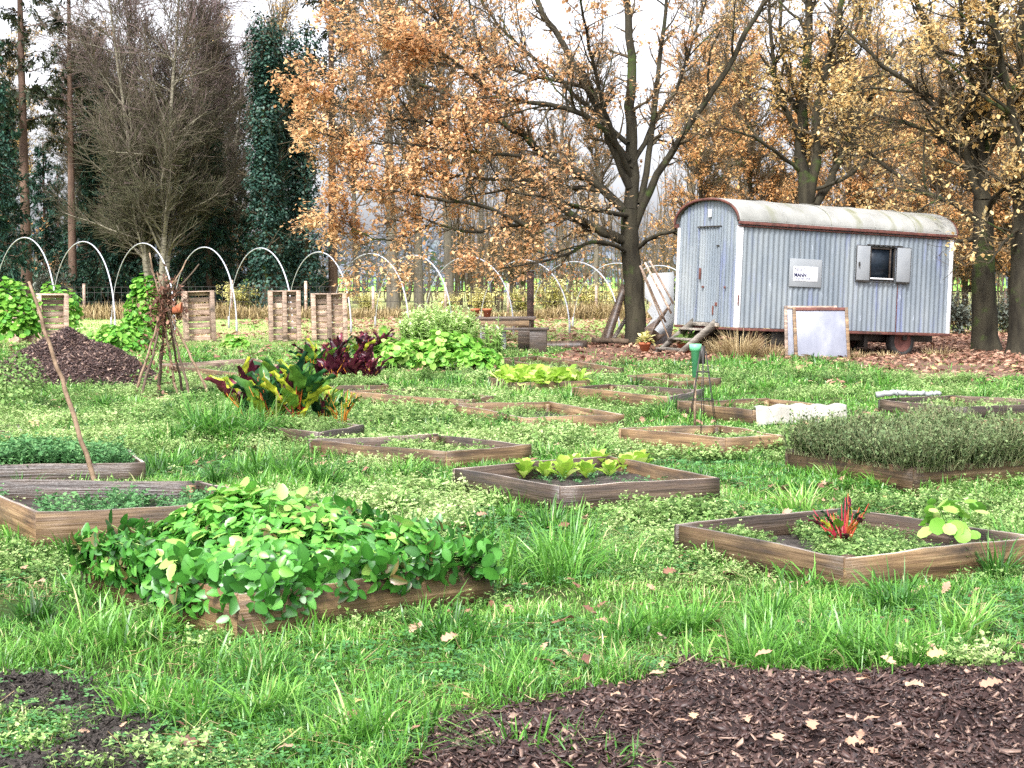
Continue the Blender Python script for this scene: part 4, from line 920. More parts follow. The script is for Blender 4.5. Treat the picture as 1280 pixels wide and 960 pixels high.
# fallen leaves
mb = MB()
def fall(x, y, s, t, lift=.0, zs=None):
    N = len(x); a = rng.uniform(0, 2*pi, N); D = np.stack([np.cos(a), np.sin(a), rng.normal(0, .28, N)], 1)
    z = gz(x, y)+lift+rng.uniform(.0, .03, N) if zs is None else zs
    inst(mb, OAK[0], OAK[1], np.stack([x, y, z], 1), frames(D, roll=rng.normal(0, .4, N)), s, t)
x, y = scatter(650, 4.8, 12, 1.1); k = outside(x, y, POLYS+[MULCH]) & (vnoise(x, y, 1.2, 71) > .42); x, y = x[k], y[k]; fall(x, y, rng.uniform(.035, .105, len(x)), np.clip(rng.normal(.55, .25, len(x)), 0, 1), .03)
x, y = scatter(2600, 12, 34, 1.1); k = outside(x, y, POLYS) & ((vnoise(x, y, 2.5, 72) > .55) | (y > 24)); x, y = x[k], y[k]; fall(x, y, rng.uniform(.09, .14, len(x)), np.clip(rng.normal(.5, .22, len(x)), 0, 1), .03)
LP = np.array(LITTER); x = rng.uniform(LP[:, 0].min(), LP[:, 0].max(), 26000); y = rng.uniform(LP[:, 1].min(), LP[:, 1].max(), 26000); k = inpoly(x, y, LITTER) & (vnoise(x, y, 1.5, 73)*.5+vnoise(x, y, .5, 74)*.5+rng.normal(0, .12, len(x))+.14*(x > 8) > .5); x, y = x[k], y[k]
fall(x, y, rng.uniform(.1, .17, len(x)), np.clip(rng.normal(.42, .2, len(x)), 0, .88), .015)
x = rng.uniform(-9, 16, 9000); y = rng.uniform(34, 56, 9000); k = vnoise(x, y, 4, 75)+rng.normal(0, .1, 9000) > .5; fall(x[k], y[k], rng.uniform(.12, .2, k.sum()), np.clip(rng.normal(.55, .2, k.sum()), 0, 1), .02)
MP = np.array(MULCH); x = rng.uniform(-.5, 3.8, 150); y = rng.uniform(4.8, 6.9, 150); k = inpoly(x, y, MULCH); fall(x[k], y[k], rng.uniform(.05, .09, k.sum()), np.clip(rng.normal(.75, .15, k.sum()), 0, 1), .07)
tag(mb.build('fallen_leaves', M['fallen']), 'brown and tan fallen oak leaves scattered over grass and soil', 'fallen leaves', kind='stuff')
mb = MB(); x, y = scatter(9000, 4.8, 16, 1.1); k = outside(x, y, POLYS+[MULCH]) & (vnoise(x, y, .8, 78)+rng.normal(0, .08, 9000) > .5); x, y = x[k], y[k]; n = len(x)
P = np.stack([x, y, gz(x, y)+rng.uniform(.005, .05, n)], 1); a = rng.uniform(0, 2*pi, n); d = np.stack([np.cos(a), np.sin(a), rng.normal(0, .2, n)], 1); L = rng.uniform(.03, .12, n)[:, None]
v, f = tubes(np.stack([P, P+d*L*.5+rng.normal(0, .004, (n, 3)), P+d*L], 1), np.full((n, 3), .0016), 3); mb.add(v, f, np.repeat(rng.uniform(.1, 1, n), 9)); tag(mb.build('dead_stalks', M['straw']), 'short dead straw and stalk bits lying in the lawn', 'straw', kind='stuff')
# bark chips
CH_V, CH_F = box(-.5, .5, -.16, .16, -.05, .05)
CH_V[:, 1] *= np.where(CH_V[:, 0] > 0, .55, 1)
def chips(mb, x, y, z, s, up=.5):
    N = len(x); a = rng.uniform(0, 2*pi, N); D = np.stack([np.cos(a), np.sin(a), rng.normal(0, up, N)], 1)
    sc3 = np.stack([s*rng.uniform(.5, 1.6, N), s*rng.uniform(.6, 1.8, N), s*rng.uniform(.3, 1.2, N)], 1)
    inst(mb, CH_V, [CH_F], np.stack([x, y, z], 1), frames(D, roll=rng.normal(0, .7, N))@np.array([[0, -1, 0], [1, 0, 0], [0, 0, 1.]]), sc3, np.clip(rng.normal(.5, .2, N)+(rng.random(N) < .09)*.4, 0, 1))
mb = MB(); N = 105000; x = rng.uniform(-.9, 4.0, N); y = rng.uniform(4.4, 7.4, N)
jx = x+rng.normal(0, .07, N); jy = y+rng.normal(0, .07, N); k = inpoly(jx, jy, MULCH); x, y = x[k], y[k]
P = MP; D = np.full(len(x), 9.)
for i in range(len(P)):
    a = P[i]; b = P[(i+1) % len(P)]; ab = b-a; t = np.clip(((x-a[0])*ab[0]+(y-a[1])*ab[1])/(ab@ab), 0, 1); D = np.minimum(D, np.hypot(x-a[0]-t*ab[0], y-a[1]-t*ab[1]))
z = gz(x, y)+.006+.045*sstep(0, .35, D)+(vnoise(x, y, .22, 3)-.5)*.07*sstep(0, .2, D)+(vnoise(x, y, .09, 4)-.5)*.035*sstep(0, .15, D)+rng.uniform(-.004, .014, len(x))
for q in SOILS:
    q = np.array(q); xx = rng.uniform(q[:, 0].min(), q[:, 0].max(), 4000); yy_ = rng.uniform(q[:, 1].min(), q[:, 1].max(), 4000); kk_ = inpoly(xx+rng.normal(0, .05, 4000), yy_+rng.normal(0, .05, 4000), q) & (rng.random(4000) < .5); CR = MB(); chips(CR, xx[kk_], yy_[kk_], gz(xx[kk_], yy_[kk_])+.03+rng.uniform(-.01, .01, kk_.sum()), rng.uniform(.006, .03, kk_.sum()), .8)
    tag(CR.build('soil_crumbs', M['soil']), 'crumbs of dark bare soil in the left foreground', 'soil', kind='stuff')
hole = (np.hypot(x-.68, y-5.72) < .07) | (np.hypot(x-2.1, y-5.85) < .1); chips(mb, x[~hole], y[~hole], z[~hole], rng.uniform(.12, 1, (~hole).sum())**2.0*.042+.005, .5)
tag(mb.build('bark_chips', M['chip']), 'dark purplish brown bark mulch chips in the right foreground', 'mulch', kind='stuff')

# bark heap on the left
hp = empty('bark_heap', (HEAPC[0], HEAPC[1], 0), 'heap of dark bark mulch on the left beyond the bent stick', 'mulch heap')
def heapz(x, y):
    x = x-HEAPC[0]; y = y-HEAPC[1]; r = np.hypot((x+.15)/1.35, y/1.2)*(1+.25*(vnoise(np.arctan2(y, x)*2, 0*x, .8, 5)-.5))
    return .86*np.clip(1-r, 0, 1)**.85*(1-.12*np.exp(-((x-.1)/.3)**2))+(vnoise(x, y, .3, 9)-.5)*.12*(r < 1)-.05*(r > .98)
xs = np.linspace(-1.7, 1.7, 80); X, Y = np.meshgrid(xs, xs, indexing='ij'); Z = heapz(X.ravel()+HEAPC[0], Y.ravel()+HEAPC[1])+gz(X.ravel()+HEAPC[0], Y.ravel()+HEAPC[1])
a = np.arange(79*80).reshape(79, 80)[:, :-1].ravel(); mb = MB(); mb.add(np.c_[X.ravel(), Y.ravel(), Z], np.stack([a, a+80, a+81, a+1], 1)); mb.build('mound', M['mulch'], hp, smooth=True)
N = 26000; x = rng.uniform(-1.6, 1.6, N); y = rng.uniform(-1.6, 1.6, N); z = heapz(x+HEAPC[0], y+HEAPC[1]); k = z > .01
mb = MB(); chips(mb, x[k], y[k], (z+gz(x+HEAPC[0], y+HEAPC[1]))[k]+.005, rng.uniform(.03, .075, k.sum()), .6); tag(mb.build('chips', M['chip'], hp), kind='stuff')

# ================================================================== CROPS
def leafblob(mb, c, rad, n, shape, s, tint, out=.8, shell=.55, mat=0, zmin=0, tl=.35):
    D = rdir(n, -.35, 1); r = rng.uniform(shell, 1, n)**.7; P = D*r[:, None]*np.asarray(rad)+c; lump = 1+.35*(vnoise(D[:, 0]*2+9, D[:, 1]*2+D[:, 2]*2+9, .7, 77)-.5)
    P = (P-c)*lump[:, None]+c; k = P[:, 2] > zmin; P = P[k]; D = D[k]; n = len(P)
    up = unit(D*out+[0, 0, .6]+rng.normal(0, .35, (n, 3))); a = rng.normal(0, 1, (n, 3)); Y = unit(np.cross(up, a)+D*.5+[0, 0, -.2]); X = unit(np.cross(Y, up)); Z = np.cross(X, Y)
    inst(mb, shape[0]-[0, .5, 0], shape[1], P, np.stack([X, Y, Z], -1), rng.uniform(*s, n), np.clip(rng.normal(tint, .18, n), 0, 1), mat)
# strawberries
C_, z_ = BEDS['straw']; cS = C_.mean(0)
sb = empty('strawberry_plants', (cS[0], cS[1], 0), 'thick mass of strawberry leaves spilling over its wooden bed in the left foreground', 'strawberry plant')  # many strawberry plants merged into one leaf mass
mb = MB(); N = 2500; s = rng.uniform(-.03, 1.0, N); t = rng.uniform(-.015, 1.06, N)
edge = np.minimum(np.minimum(s, 1-s), np.minimum(t, 1-t)); extra = rng.integers(0, N, 420)
e = rng.uniform(0, 1, 420)**.8; side = rng.random(420) < .62; s[extra] = np.where(side, e*.8, 1.0+rng.uniform(-.02, .045, 420)); t[extra] = np.where(side, rng.uniform(-.05, .02, 420), e)
s2 = s[:, None]; t2 = t[:, None]; P = (C_[0]*(1-s2)+C_[1]*s2)*(1-t2)+(C_[3]*(1-s2)+C_[2]*s2)*t2
edge = np.minimum(np.minimum(s, 1-s), np.minimum(t, 1-t)); lump = vnoise(P[:, 0], P[:, 1], .35, 81)
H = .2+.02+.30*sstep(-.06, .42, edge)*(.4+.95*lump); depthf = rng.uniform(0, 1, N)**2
P[:, 2] = H-depthf*.13*(edge > 0); out = edge < .0
P[out, 2] = .21+np.where((t < 0)[out], rng.uniform(-.12, .11, out.sum()), rng.uniform(-.05, .11, out.sum())); cen = P-cS; nd = unit(np.stack([cen[:, 0], cen[:, 1], np.full(N, .9)-1.2*(edge < .05)], 1))
# petiole end -> three leaflets
nrm = unit(nd+rng.normal(0, .55, (N, 3))+[0, -.1, .4]); a = rng.uniform(0, 2*pi, N); ax = unit(np.stack([cen[:, 0], cen[:, 1], np.full(N, -.25)], 1)+rng.normal(0, .7, (N, 3)))
Y = unit(ax-nrm*(ax*nrm).sum(1)[:, None]); X = np.cross(Y, nrm); size = rng.uniform(.04, .092, N)*(.85+.3*lump)
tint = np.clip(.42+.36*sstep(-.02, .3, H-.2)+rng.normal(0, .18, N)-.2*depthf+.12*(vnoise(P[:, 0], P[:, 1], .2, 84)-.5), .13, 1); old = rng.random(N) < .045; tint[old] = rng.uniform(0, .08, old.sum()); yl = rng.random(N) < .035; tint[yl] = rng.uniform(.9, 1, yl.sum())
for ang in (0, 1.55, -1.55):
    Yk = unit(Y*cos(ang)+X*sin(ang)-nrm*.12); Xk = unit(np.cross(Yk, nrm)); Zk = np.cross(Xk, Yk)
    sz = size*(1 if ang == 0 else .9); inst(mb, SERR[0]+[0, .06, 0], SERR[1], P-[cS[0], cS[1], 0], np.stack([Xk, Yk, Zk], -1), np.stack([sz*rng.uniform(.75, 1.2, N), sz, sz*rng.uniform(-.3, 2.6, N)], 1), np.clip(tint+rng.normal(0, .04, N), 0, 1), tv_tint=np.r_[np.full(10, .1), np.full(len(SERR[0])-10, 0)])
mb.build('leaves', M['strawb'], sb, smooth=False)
mb = MB(); base = (P-[cS[0], cS[1], 0])*[.8, .8, 0]+[0, 0, .15]; tip = P-[cS[0], cS[1], 0]; mid = (base+tip)/2+[0, 0, .04]; v, f = tubes(np.stack([base, mid, tip], 1), np.full((N, 3), .0022), 3); mb.add(v, f, np.clip(rng.normal(.5, .2, len(v)), 0, 1)); mb.build('stems', M['herb'], sb)

# lettuces
C_, z_ = BEDS['lettuce']
LOC = [(655, 598), (682, 598), (706, 600), (733, 598), (762, 597), (783, 592), (800, 588), (718, 590), (748, 588)]
WHERE = ['first from the left in the front row', 'second from the left in the front row', 'third from the left in the front row', 'fourth in the front row, beside the gap', 'fifth in the front row', 'sixth in the front row', 'rightmost of the front row', 'left one of the pair growing in the back', 'right one of the pair growing in the back']
for (u, v), w_ in zip(LOC, WHERE):
    p = gnd(u, v, z_+.0); mb = MB(); n = 11; a = np.arange(n)*2.4+rng.uniform(0, 6); el = np.linspace(.75, 1.5, n); D = np.stack([np.cos(a)*np.cos(el), np.sin(a)*np.cos(el), np.sin(el)], 1)
    inst(mb, *LETT, np.zeros((n, 3)), frames(D, up=np.tile([0, 0, 1.], (n, 1))-D*0), np.linspace(.13, .16, n)*rng.uniform(.8, 1.15), np.clip(rng.normal(.55, .2, n), 0, 1))
    tag(mb.build('lettuce', M['lettuce'], None, tuple(p)), 'pale green lettuce, '+w_, 'lettuce', 'lettuces in the centre bed')

# low weeds, carrots, herbs inside the beds
def fillbed(key, n, s0, mat, tint, name, label, s=(0.05, .95), t=(.05, .95), hgt=0, kind=None, cat='weeds'):
    mb = MB(); ss = rng.uniform(*s, n); tt = rng.uniform(*t, n); P = inbed(key, ss, tt); kn = vnoise(P[:, 0], P[:, 1], .3, 91)+rng.normal(0, .08, n); k = kn > (.0 if hgt < 0 else (hgt or .4)); P = P[k]; m = len(P)
    sprigs(mb, P[:, 0], P[:, 1], P[:, 2]-.01, s0*rng.uniform(.4, 1.3, m)*(.5+kn[k]), np.clip(rng.normal(tint, .16, m), 0, 1))
    c = P.mean(0); c[2] = z_; o = mb.build(name, M[mat]); tag(o, label, cat, kind=kind); return o
fillbed('left', 330, .11, 'feather', .5, 'bed_weeds', 'feathery green carrot tops and weeds in the left bed with the stick', kind='stuff', hgt=.52)
fillbed('carrot', 800, .13, 'feather', .5, 'carrot_tops', 'dense feathery carrot tops in the bed at the left edge', hgt=-1, kind='stuff', cat='carrot tops')
fillbed('front', 2100, .09, 'weed', .3, 'bed_weeds', 'low pale green weeds round the beet stalks in the right front bed', kind='stuff', hgt=.36)
fillbed('obelisk', 450, .1, 'weed', .4, 'bed_weeds', 'low weeds under the metal obelisk', kind='stuff')
fillbed('mid', 1000, .11, 'weed', .45, 'bed_weeds', 'weeds filling the overgrown bed behind the lettuces', kind='stuff')
fillbed('empty', 450, .09, 'weed', .4, 'bed_weeds', 'sparse weeds in the nearly empty brown bed', kind='stuff')
fillbed('weedy', 600, .13, 'weed', .45, 'bed_weeds', 'weeds in the flat bed right of the dark red chard', kind='stuff')
for k_, lab in (('far', 'pale weeds in the farthest bed in front of the bench'), ('slim', 'pale weeds in the slim bed with the dark corner'), ('stub', 'weeds in the short faded bed'), ('fleece', 'weeds in the bed beside the fleece'), ('roll', 'weeds in the bed with the rolled cloth'), ('behind', 'weeds in the bed cut off behind the thyme'), ('wigwam', 'weeds in the narrow bed behind the wigwam'), ('edge', 'weeds in the small bed at the left edge')):
    fillbed(k_, 330, .1, 'weed', .5, 'bed_weeds', lab, kind='stuff')
fillbed('chard', 500, .12, 'weed', .4, 'bed_weeds', 'weeds between the stalks of the multicoloured chard', kind='stuff', hgt=-1)
fillbed('chardred', 400, .12, 'weed', .4, 'bed_weeds', 'weeds under the dark red chard', kind='stuff', hgt=-1)
fillbed('lettuce', 160, .07, 'feather', .5, 'bed_weeds', 'a few small weeds beside the lettuces', kind='stuff')
# salad in the small bed below the table and beyond
mb = MB(); n = 650; P = inbed('yellow', rng.uniform(.03, .97, n), rng.uniform(.03, .97, n)); D = rdir(n, .2, 1); inst(mb, *LETT, P, frames(D), rng.uniform(.12, .24, n), np.clip(rng.normal(.6, .22, n), 0, 1)); tag(mb.build('salad_patch', M['lettuce']), 'yellow green salad leaves filling the small bed below the table', 'salad')
# chard
def chardplant(p, n, h, redp, label, spread=.5, stalk=.5, ls=1.0, group='chard plants'):
    o = empty('chard', tuple(p), label, 'chard plant', group); G_ = MB(); R_ = MB(); S_ = MB()
    for i in range(int(n*1.5)):
        a = rng.uniform(0, 2*pi); ln = rng.uniform(.05, 1)*spread; L = h*rng.uniform(.1, .62); base = np.array([cos(a), sin(a), 0])*.04
        d = unit(np.array([[cos(a)*ln, sin(a)*ln, 1.]]))[0]; tip = base+d*L; mid = base+np.array([cos(a)*ln*.3, sin(a)*ln*.3, 1])*L*.5
        tube1(S_, [base, mid, tip, tip+d*h*.25], [.008, .007, .005, .002], 6, np.clip(rng.normal(stalk, .25), 0, 1))
        Dl = unit((d+np.array([cos(a)*.4*ln, sin(a)*.4*ln, -.05]))[None]); up = np.array([[cos(a)*-1+rng.normal(0, .5), sin(a)*-1+rng.normal(0, .5), .6]])
        tgt = R_ if rng.random() < redp else G_
        inst(tgt, *CHARD, tip[None], frames(Dl, up=unit(up)), np.array([[ls*h*rng.uniform(.28, .55), ls*h*rng.uniform(.3, .55), ls*h*.6]]), np.array([np.clip(rng.normal(.5, .3)+(rng.random() < .15)*.5, 0, 1)]))
    S_.build('stalks', M['stalk'], o, smooth=True)
    if G_.n: G_.build('green_leaves', M['chardgreen'], o, smooth=True)
    if R_.n: R_.build('red_leaves', M['redleaf'], o, smooth=True)
    return o
for u, v, n, h, rp, lab, stk, ls in ((305, 524, 12, .62, .75, 'tall chard with drooping dark red leaves at the left end of its bed', .3, 1), (338, 530, 20, .6, .08, 'large dark green and yellow chard in the left half of the bed', .7, 1), (372, 532, 20, .66, .1, 'tallest chard with a bright yellow green leaf in the middle of the bed', .35, 1.05),
                                  (352, 520, 14, .68, .3, 'mixed chard with a reddish leaf at the back of the bed', .4, 1), (404, 528, 12, .42, .05, 'smaller blue green leaved chard right of the tallest one', .75, .9), (427, 530, 9, .42, 0, 'nearly leafless chard with bright orange stalks at the right end of the bed', .7, .55)):
    chardplant(gnd(u, v, .1), n, h, rp, lab, .55, stk, ls)
for u, v, n, h, rp, lab in ((396, 479, 14, .55, .45, 'mixed red and green chard at the left end of the back bed'), (418, 480, 16, .58, .95, 'deep maroon chard with large leaves in the back bed'), (440, 480, 14, .5, 1, 'maroon chard between two others in the back bed'), (462, 480, 14, .48, 1, 'maroon chard with curled leaves at the right end of the back bed'),
                            (398, 462, 12, .5, .7, 'dark chard in the row farther back, left one'), (425, 457, 12, .5, .8, 'dark chard in the row farther back, second one'), (452, 455, 14, .6, .75, 'dark chard in the row farther back, third one'), (478, 453, 10, .7, .9, 'thin upright red chard farthest back on the right')):
    chardplant(gnd(u, v, .1), n, h, rp, lab, .5, .4, 1.0)
chardplant(gnd(1054, 680, .12), 16, .33, .15, 'red stalked beet in the right front bed', .9, .05, .55, 'beets')
# young squash like plant at the right of the front bed
mb = MB(); leafblob(mb, np.zeros(3)+[0, 0, .1], (.2, .2, .14), 34, DISK, (.05, .1), .75, zmin=-.02); tag(mb.build('leafy_plant', M['nast'], None, tuple(gnd(1192, 676, .12))), 'small bright yellow green leafy plant at the right corner of the beet bed', 'plant')
# thyme
C_, z_ = BEDS['thyme']; ty = empty('thyme_bush', tuple(C_.mean(0)*[1, 1, 0]), 'wide grey green thyme bush hanging over the split boards on the right', 'thyme bush')
n = 3900; s = rng.uniform(0, 1.05, n); t = rng.uniform(-.04, 1.02, n); P = (C_[0]*(1-s[:, None])+C_[1]*s[:, None])*(1-t[:, None])+(C_[3]*(1-s[:, None])+C_[2]*s[:, None])*t[:, None]-ty.location
lum = vnoise(P[:, 0], P[:, 1], .3, 95); P[:, 2] = z_; L = .06+.26*lum+rng.uniform(-.04, .12, n)+.06*(vnoise(P[:, 0], P[:, 1], .8, 96)-.3); d = np.stack([rng.normal(0, .38, n), rng.normal(0, .38, n)-.25*(t < .15)-.2*(s > .9), np.ones(n)], 1); d = unit(d)
St = np.stack([P, P+d*L[:, None]*.5+rng.normal(0, .012, (n, 3)), P+d*L[:, None]], 1); v, f = tubes(St, np.tile([.003, .0022, .0015], (n, 1)), 3); mb = MB(); mb.add(v, f, .9); mb.build('stems', M['thyme'], ty)
mb = MB(); kk = 11; tt = rng.uniform(.15, 1.03, (n, kk)); PP = (P[:, None]+d[:, None]*(L[:, None]*tt)[..., None]).reshape(-1, 3)+rng.normal(0, .006, (n*kk, 3)); inst(mb, *RHO, PP, frames(rdir(n*kk, -.2, 1)), rng.uniform(.02, .036, n*kk), np.clip(.45+.35*np.repeat(lum-.5, kk)+rng.normal(0, .17, n*kk), 0, 1)); mb.build('leaves', M['thyme'], ty)

# round leaved mounds and herbs at the back
def mound(u, v, d, w, h, n, shape, s, mat, tint, label, name='nasturtium_mound', cat='plant', group='leafy mounds behind the beds', dep=None):
    p = atd(u, v, d); p[2] = float(gz(p[0], p[1])); mb = MB(); dep = dep or w*.8
    leafblob(mb, np.array([0, 0, h*.35]), (w/2, dep/2, h*.65), n, shape, s, tint)
    o = mb.build(name, M[mat], None, tuple(p)); return tag(o, label, cat, group)
mound(18, 428, 34, 1.15, 1.45, 700, DISK, (.09, .17), 'nast', .62, 'tall bright green mound of round leaves at the left edge behind the edge on pallet')
mound(70, 426, 39, 1.3, 1.35, 600, DISK, (.09, .17), 'nast', .6, 'round leaved mound behind the pallet above the bark heap')
mound(182, 430, 35, 1.0, 1.55, 800, DISK, (.09, .17), 'nast', .6, 'tall domed mound of bright round leaves right behind the stick wigwam')
mound(150, 437, 32, 1.5, .55, 600, DISK, (.08, .15), 'nast', .6, 'low bright leafy mound between the bark heap and the wigwam')
mound(293, 432, 32, .55, .3, 160, DISK, (.09, .15), 'nast', .8, 'very small yellow green leafy mound right of the third pallet')
mound(110, 434, 33, 1.6, .5, 900, RHO, (.05, .1), 'herb', .65, 'pale feathery herb mass right of the pallet above the bark heap', 'herb_patch')
mound(20, 512, 18, .7, .7, 1100, RHO, (.03, .06), 'weed', .35, 'dull olive weed thicket at the left edge in front of the bark heap', 'weed_clump', dep=.9)
mound(500, 458, 26, 1.3, .5, 500, DISK, (.08, .15), 'nast', .75, 'low yellow green round leaved patch right of the dark chard')
mound(560, 459, 26, 1.3, .62, 600, DISK, (.08, .16), 'nast', .72, 'low bright round leaved patch in front of the tall pale herb')
mound(598, 461, 25.5, .8, .36, 300, DISK, (.08, .14), 'nast', .7, 'low round leaved patch left of the small salad bed')
mound(655, 465, 23.5, .5, .2, 160, LETT, (.1, .18), 'lettuce', .6, 'small yellow green salad clump behind the small bed')
# tall pale herb: upright stems with narrow leaves
def herb(u, v, d, w, h, n, label, lf=26):
    p = atd(u, v, d); p[2] = float(gz(p[0], p[1])); o = empty('tall_herb', tuple(p), label, 'herb', 'tall pale herbs by the table')
    a = rng.uniform(0, 2*pi, n); r = np.sqrt(rng.random(n)); B = np.stack([r*np.cos(a)*w/2, r*np.sin(a)*w/2*.7, 0*a], 1); L = h*rng.uniform(.65, 1.05, n)*(1-.3*r**2); d_ = unit(np.stack([B[:, 0]*.35+rng.normal(0, .07, n), B[:, 1]*.35+rng.normal(0, .07, n), np.ones(n)], 1))
    St = np.stack([B, B+d_*L[:, None]*.5, B+d_*L[:, None]], 1); v_, f = tubes(St, np.tile([.012, .009, .004], (n, 1)), 4); mb = MB(); mb.add(v_, f, .5); mb.build('stems', M['herb'], o)
    tt = rng.uniform(.15, 1.02, (n, lf)); PP = (B[:, None]+d_[:, None]*(L[:, None]*tt)[..., None]).reshape(-1, 3); mb = MB(); inst(mb, LANCE[0]*[1.5, 1, 1], LANCE[1], PP, frames(rdir(n*lf, -.1, .9)), rng.uniform(.09, .2, n*lf)*(1.15-.45*tt.ravel()), np.clip(.45+.5*tt.ravel()+rng.normal(0, .15, n*lf), 0, 1)); mb.build('leaves', M['herb'], o); return o
herb(549, 445, 30, 1.3, 1.04, 190, 'broad stand of tall pale green herbs left of the wooden table', 34)
herb(522, 443, 30.5, .5, .9, 24, 'narrow tall pale herb at the left end of the broad herb stand')
herb(619, 441, 29.5, .34, .8, 12, 'slim tall pale herb standing alone in front of the wooden table')
# dry grass under the wagon and reeds along the fence
def drytuft(p, n, h, r, label, cat='dry grass', name='dry_grass_tuft', group='dry grass round the wagon'):
    az = rng.uniform(0, 2*pi, n); rr = r*np.sqrt(rng.random(n)); mb = MB(); blades(mb, rr*np.cos(az), rr*np.sin(az), h*rng.uniform(.5, 1.2, n), np.full(n, .011), rng.uniform(.1, 1.1, n), rng.uniform(.2, 1, n), z=np.full(n, 0.), az=az); q = np.array(p, float); q[2] = float(gz(q[0], q[1])); return tag(mb.build(name, M['straw'], None, tuple(q)), label, cat, group)
drytuft(atd(925, 440, 29.6), 420, .6, .3, 'tall straw coloured tuft under the near wagon corner'); drytuft(atd(900, 442, 30), 260, .4, .25, 'smaller straw tuft by the left wagon wheel'); drytuft(atd(962, 443, 29.8), 260, .35, .3, 'straw tuft left of the leaning panel'); drytuft(atd(1070, 446, 30.4), 120, .2, .25, 'straw tuft in front of the far side wheel'); drytuft(atd(1108, 447, 30.6), 90, .17, .3, 'low straw tuft left of the rusty hubbed wheel'); drytuft(atd(1172, 446, 32), 120, .25, .3, 'thin straw tuft right of the rusty hubbed wheel')
mb = MB(); n = 26000; x = rng.uniform(-26, 26, n); y = rng.uniform(55.5, 58.5, n); blades(mb, x, y, rng.uniform(.25, .75, n)*(.4+vnoise(x, y, 3, 12)), np.full(n, .035), rng.uniform(.1, .9, n), np.clip(rng.normal(.45, .25, n), 0, 1)); tag(mb.build('dry_reeds', M['straw']), 'strip of dead brown grass along the wire fence', 'dry grass', kind='stuff')

# ================================================================== TREES
def grow(P, R, C, tlo, L, ang, n=7, up=.1, wander=.12, rr=.5, thi=1.0, w=None, lbias=0):
    """C children off the polylines P (B,m,3) with radii R; all arrays"""
    B, m = P.shape[:2]; seg = np.linalg.norm(np.diff(P, axis=1), axis=2).sum(1); pw = seg if w is None else seg*w; i = rng.choice(B, C, p=pw/pw.sum())
    t = rng.uniform(tlo, thi, C)*(m-1); k = np.minimum(t.astype(int), m-2); fr = (t-k)[:, None]
    p0 = P[i, k]*(1-fr)+P[i, k+1]*fr; r0 = R[i, k]*(1-fr[:, 0])+R[i, k+1]*fr[:, 0]; T = unit(P[i, k+1]-P[i, k])
    a = rng.normal(0, 1, (C, 3)); S = unit(a-T*(a*T).sum(1)[:, None]); A = rng.uniform(*ang, C)[:, None]
    d = unit(T*np.cos(A)+S*np.sin(A)+[0, 0, up]); Ln = rng.uniform(*L, C)*(1-.45*(t/(m-1))) ; Q = np.empty((C, n, 3)); Q[:, 0] = p0
    for j in range(1, n):
        d = unit(d+rng.normal(0, wander, (C, 3))+[0, 0, up*.35]); Q[:, j] = Q[:, j-1]+d*(Ln/(n-1))[:, None]
    rad = np.minimum(r0*rr, .05*Ln+.006)[:, None]*np.linspace(1, .3, n)[None]
    return Q, rad
def crownleaves(mb, Q, n, s, tint, shape=RHO, mat=1, spread=.06, w=None, dens=None, tvar=.2):
    B, m = Q.shape[:2]; i = rng.choice(B, n, p=w); t = rng.uniform(.25, 1, n)*(m-1); k = np.minimum(t.astype(int), m-2); fr = (t-k)[:, None]
    P = Q[i, k]*(1-fr)+Q[i, k+1]*fr+rng.normal(0, spread, (n, 3))
    if dens is not None: P = P[rng.random(n) < dens(P)]
    P = P[vnoise(P[:, 0]+P[:, 1]*.55, P[:, 2]+P[:, 1]*.35, .38, 19)+rng.normal(0, .07, len(P)) > .44]
    n = len(P); cl = vnoise(P[:, 0]+P[:, 1]*.7, P[:, 2]+P[:, 1]*.3, .8, 15)
    inst(mb, shape[0], shape[1], P, frames(rdir(n, -1, .5)), rng.uniform(*s, n), np.clip(tint+(cl-.5)*.5+rng.normal(0, tvar, n), 0, 1), mat)
def treeobj(name, loc, label, cat, group, trunk, crown, tm, cm, smooth=True):
    o = empty(name, tuple(loc), label, cat, group); a = trunk.build('trunk', tm, o, smooth=smooth); b = crown.build('crown', cm, o); return o
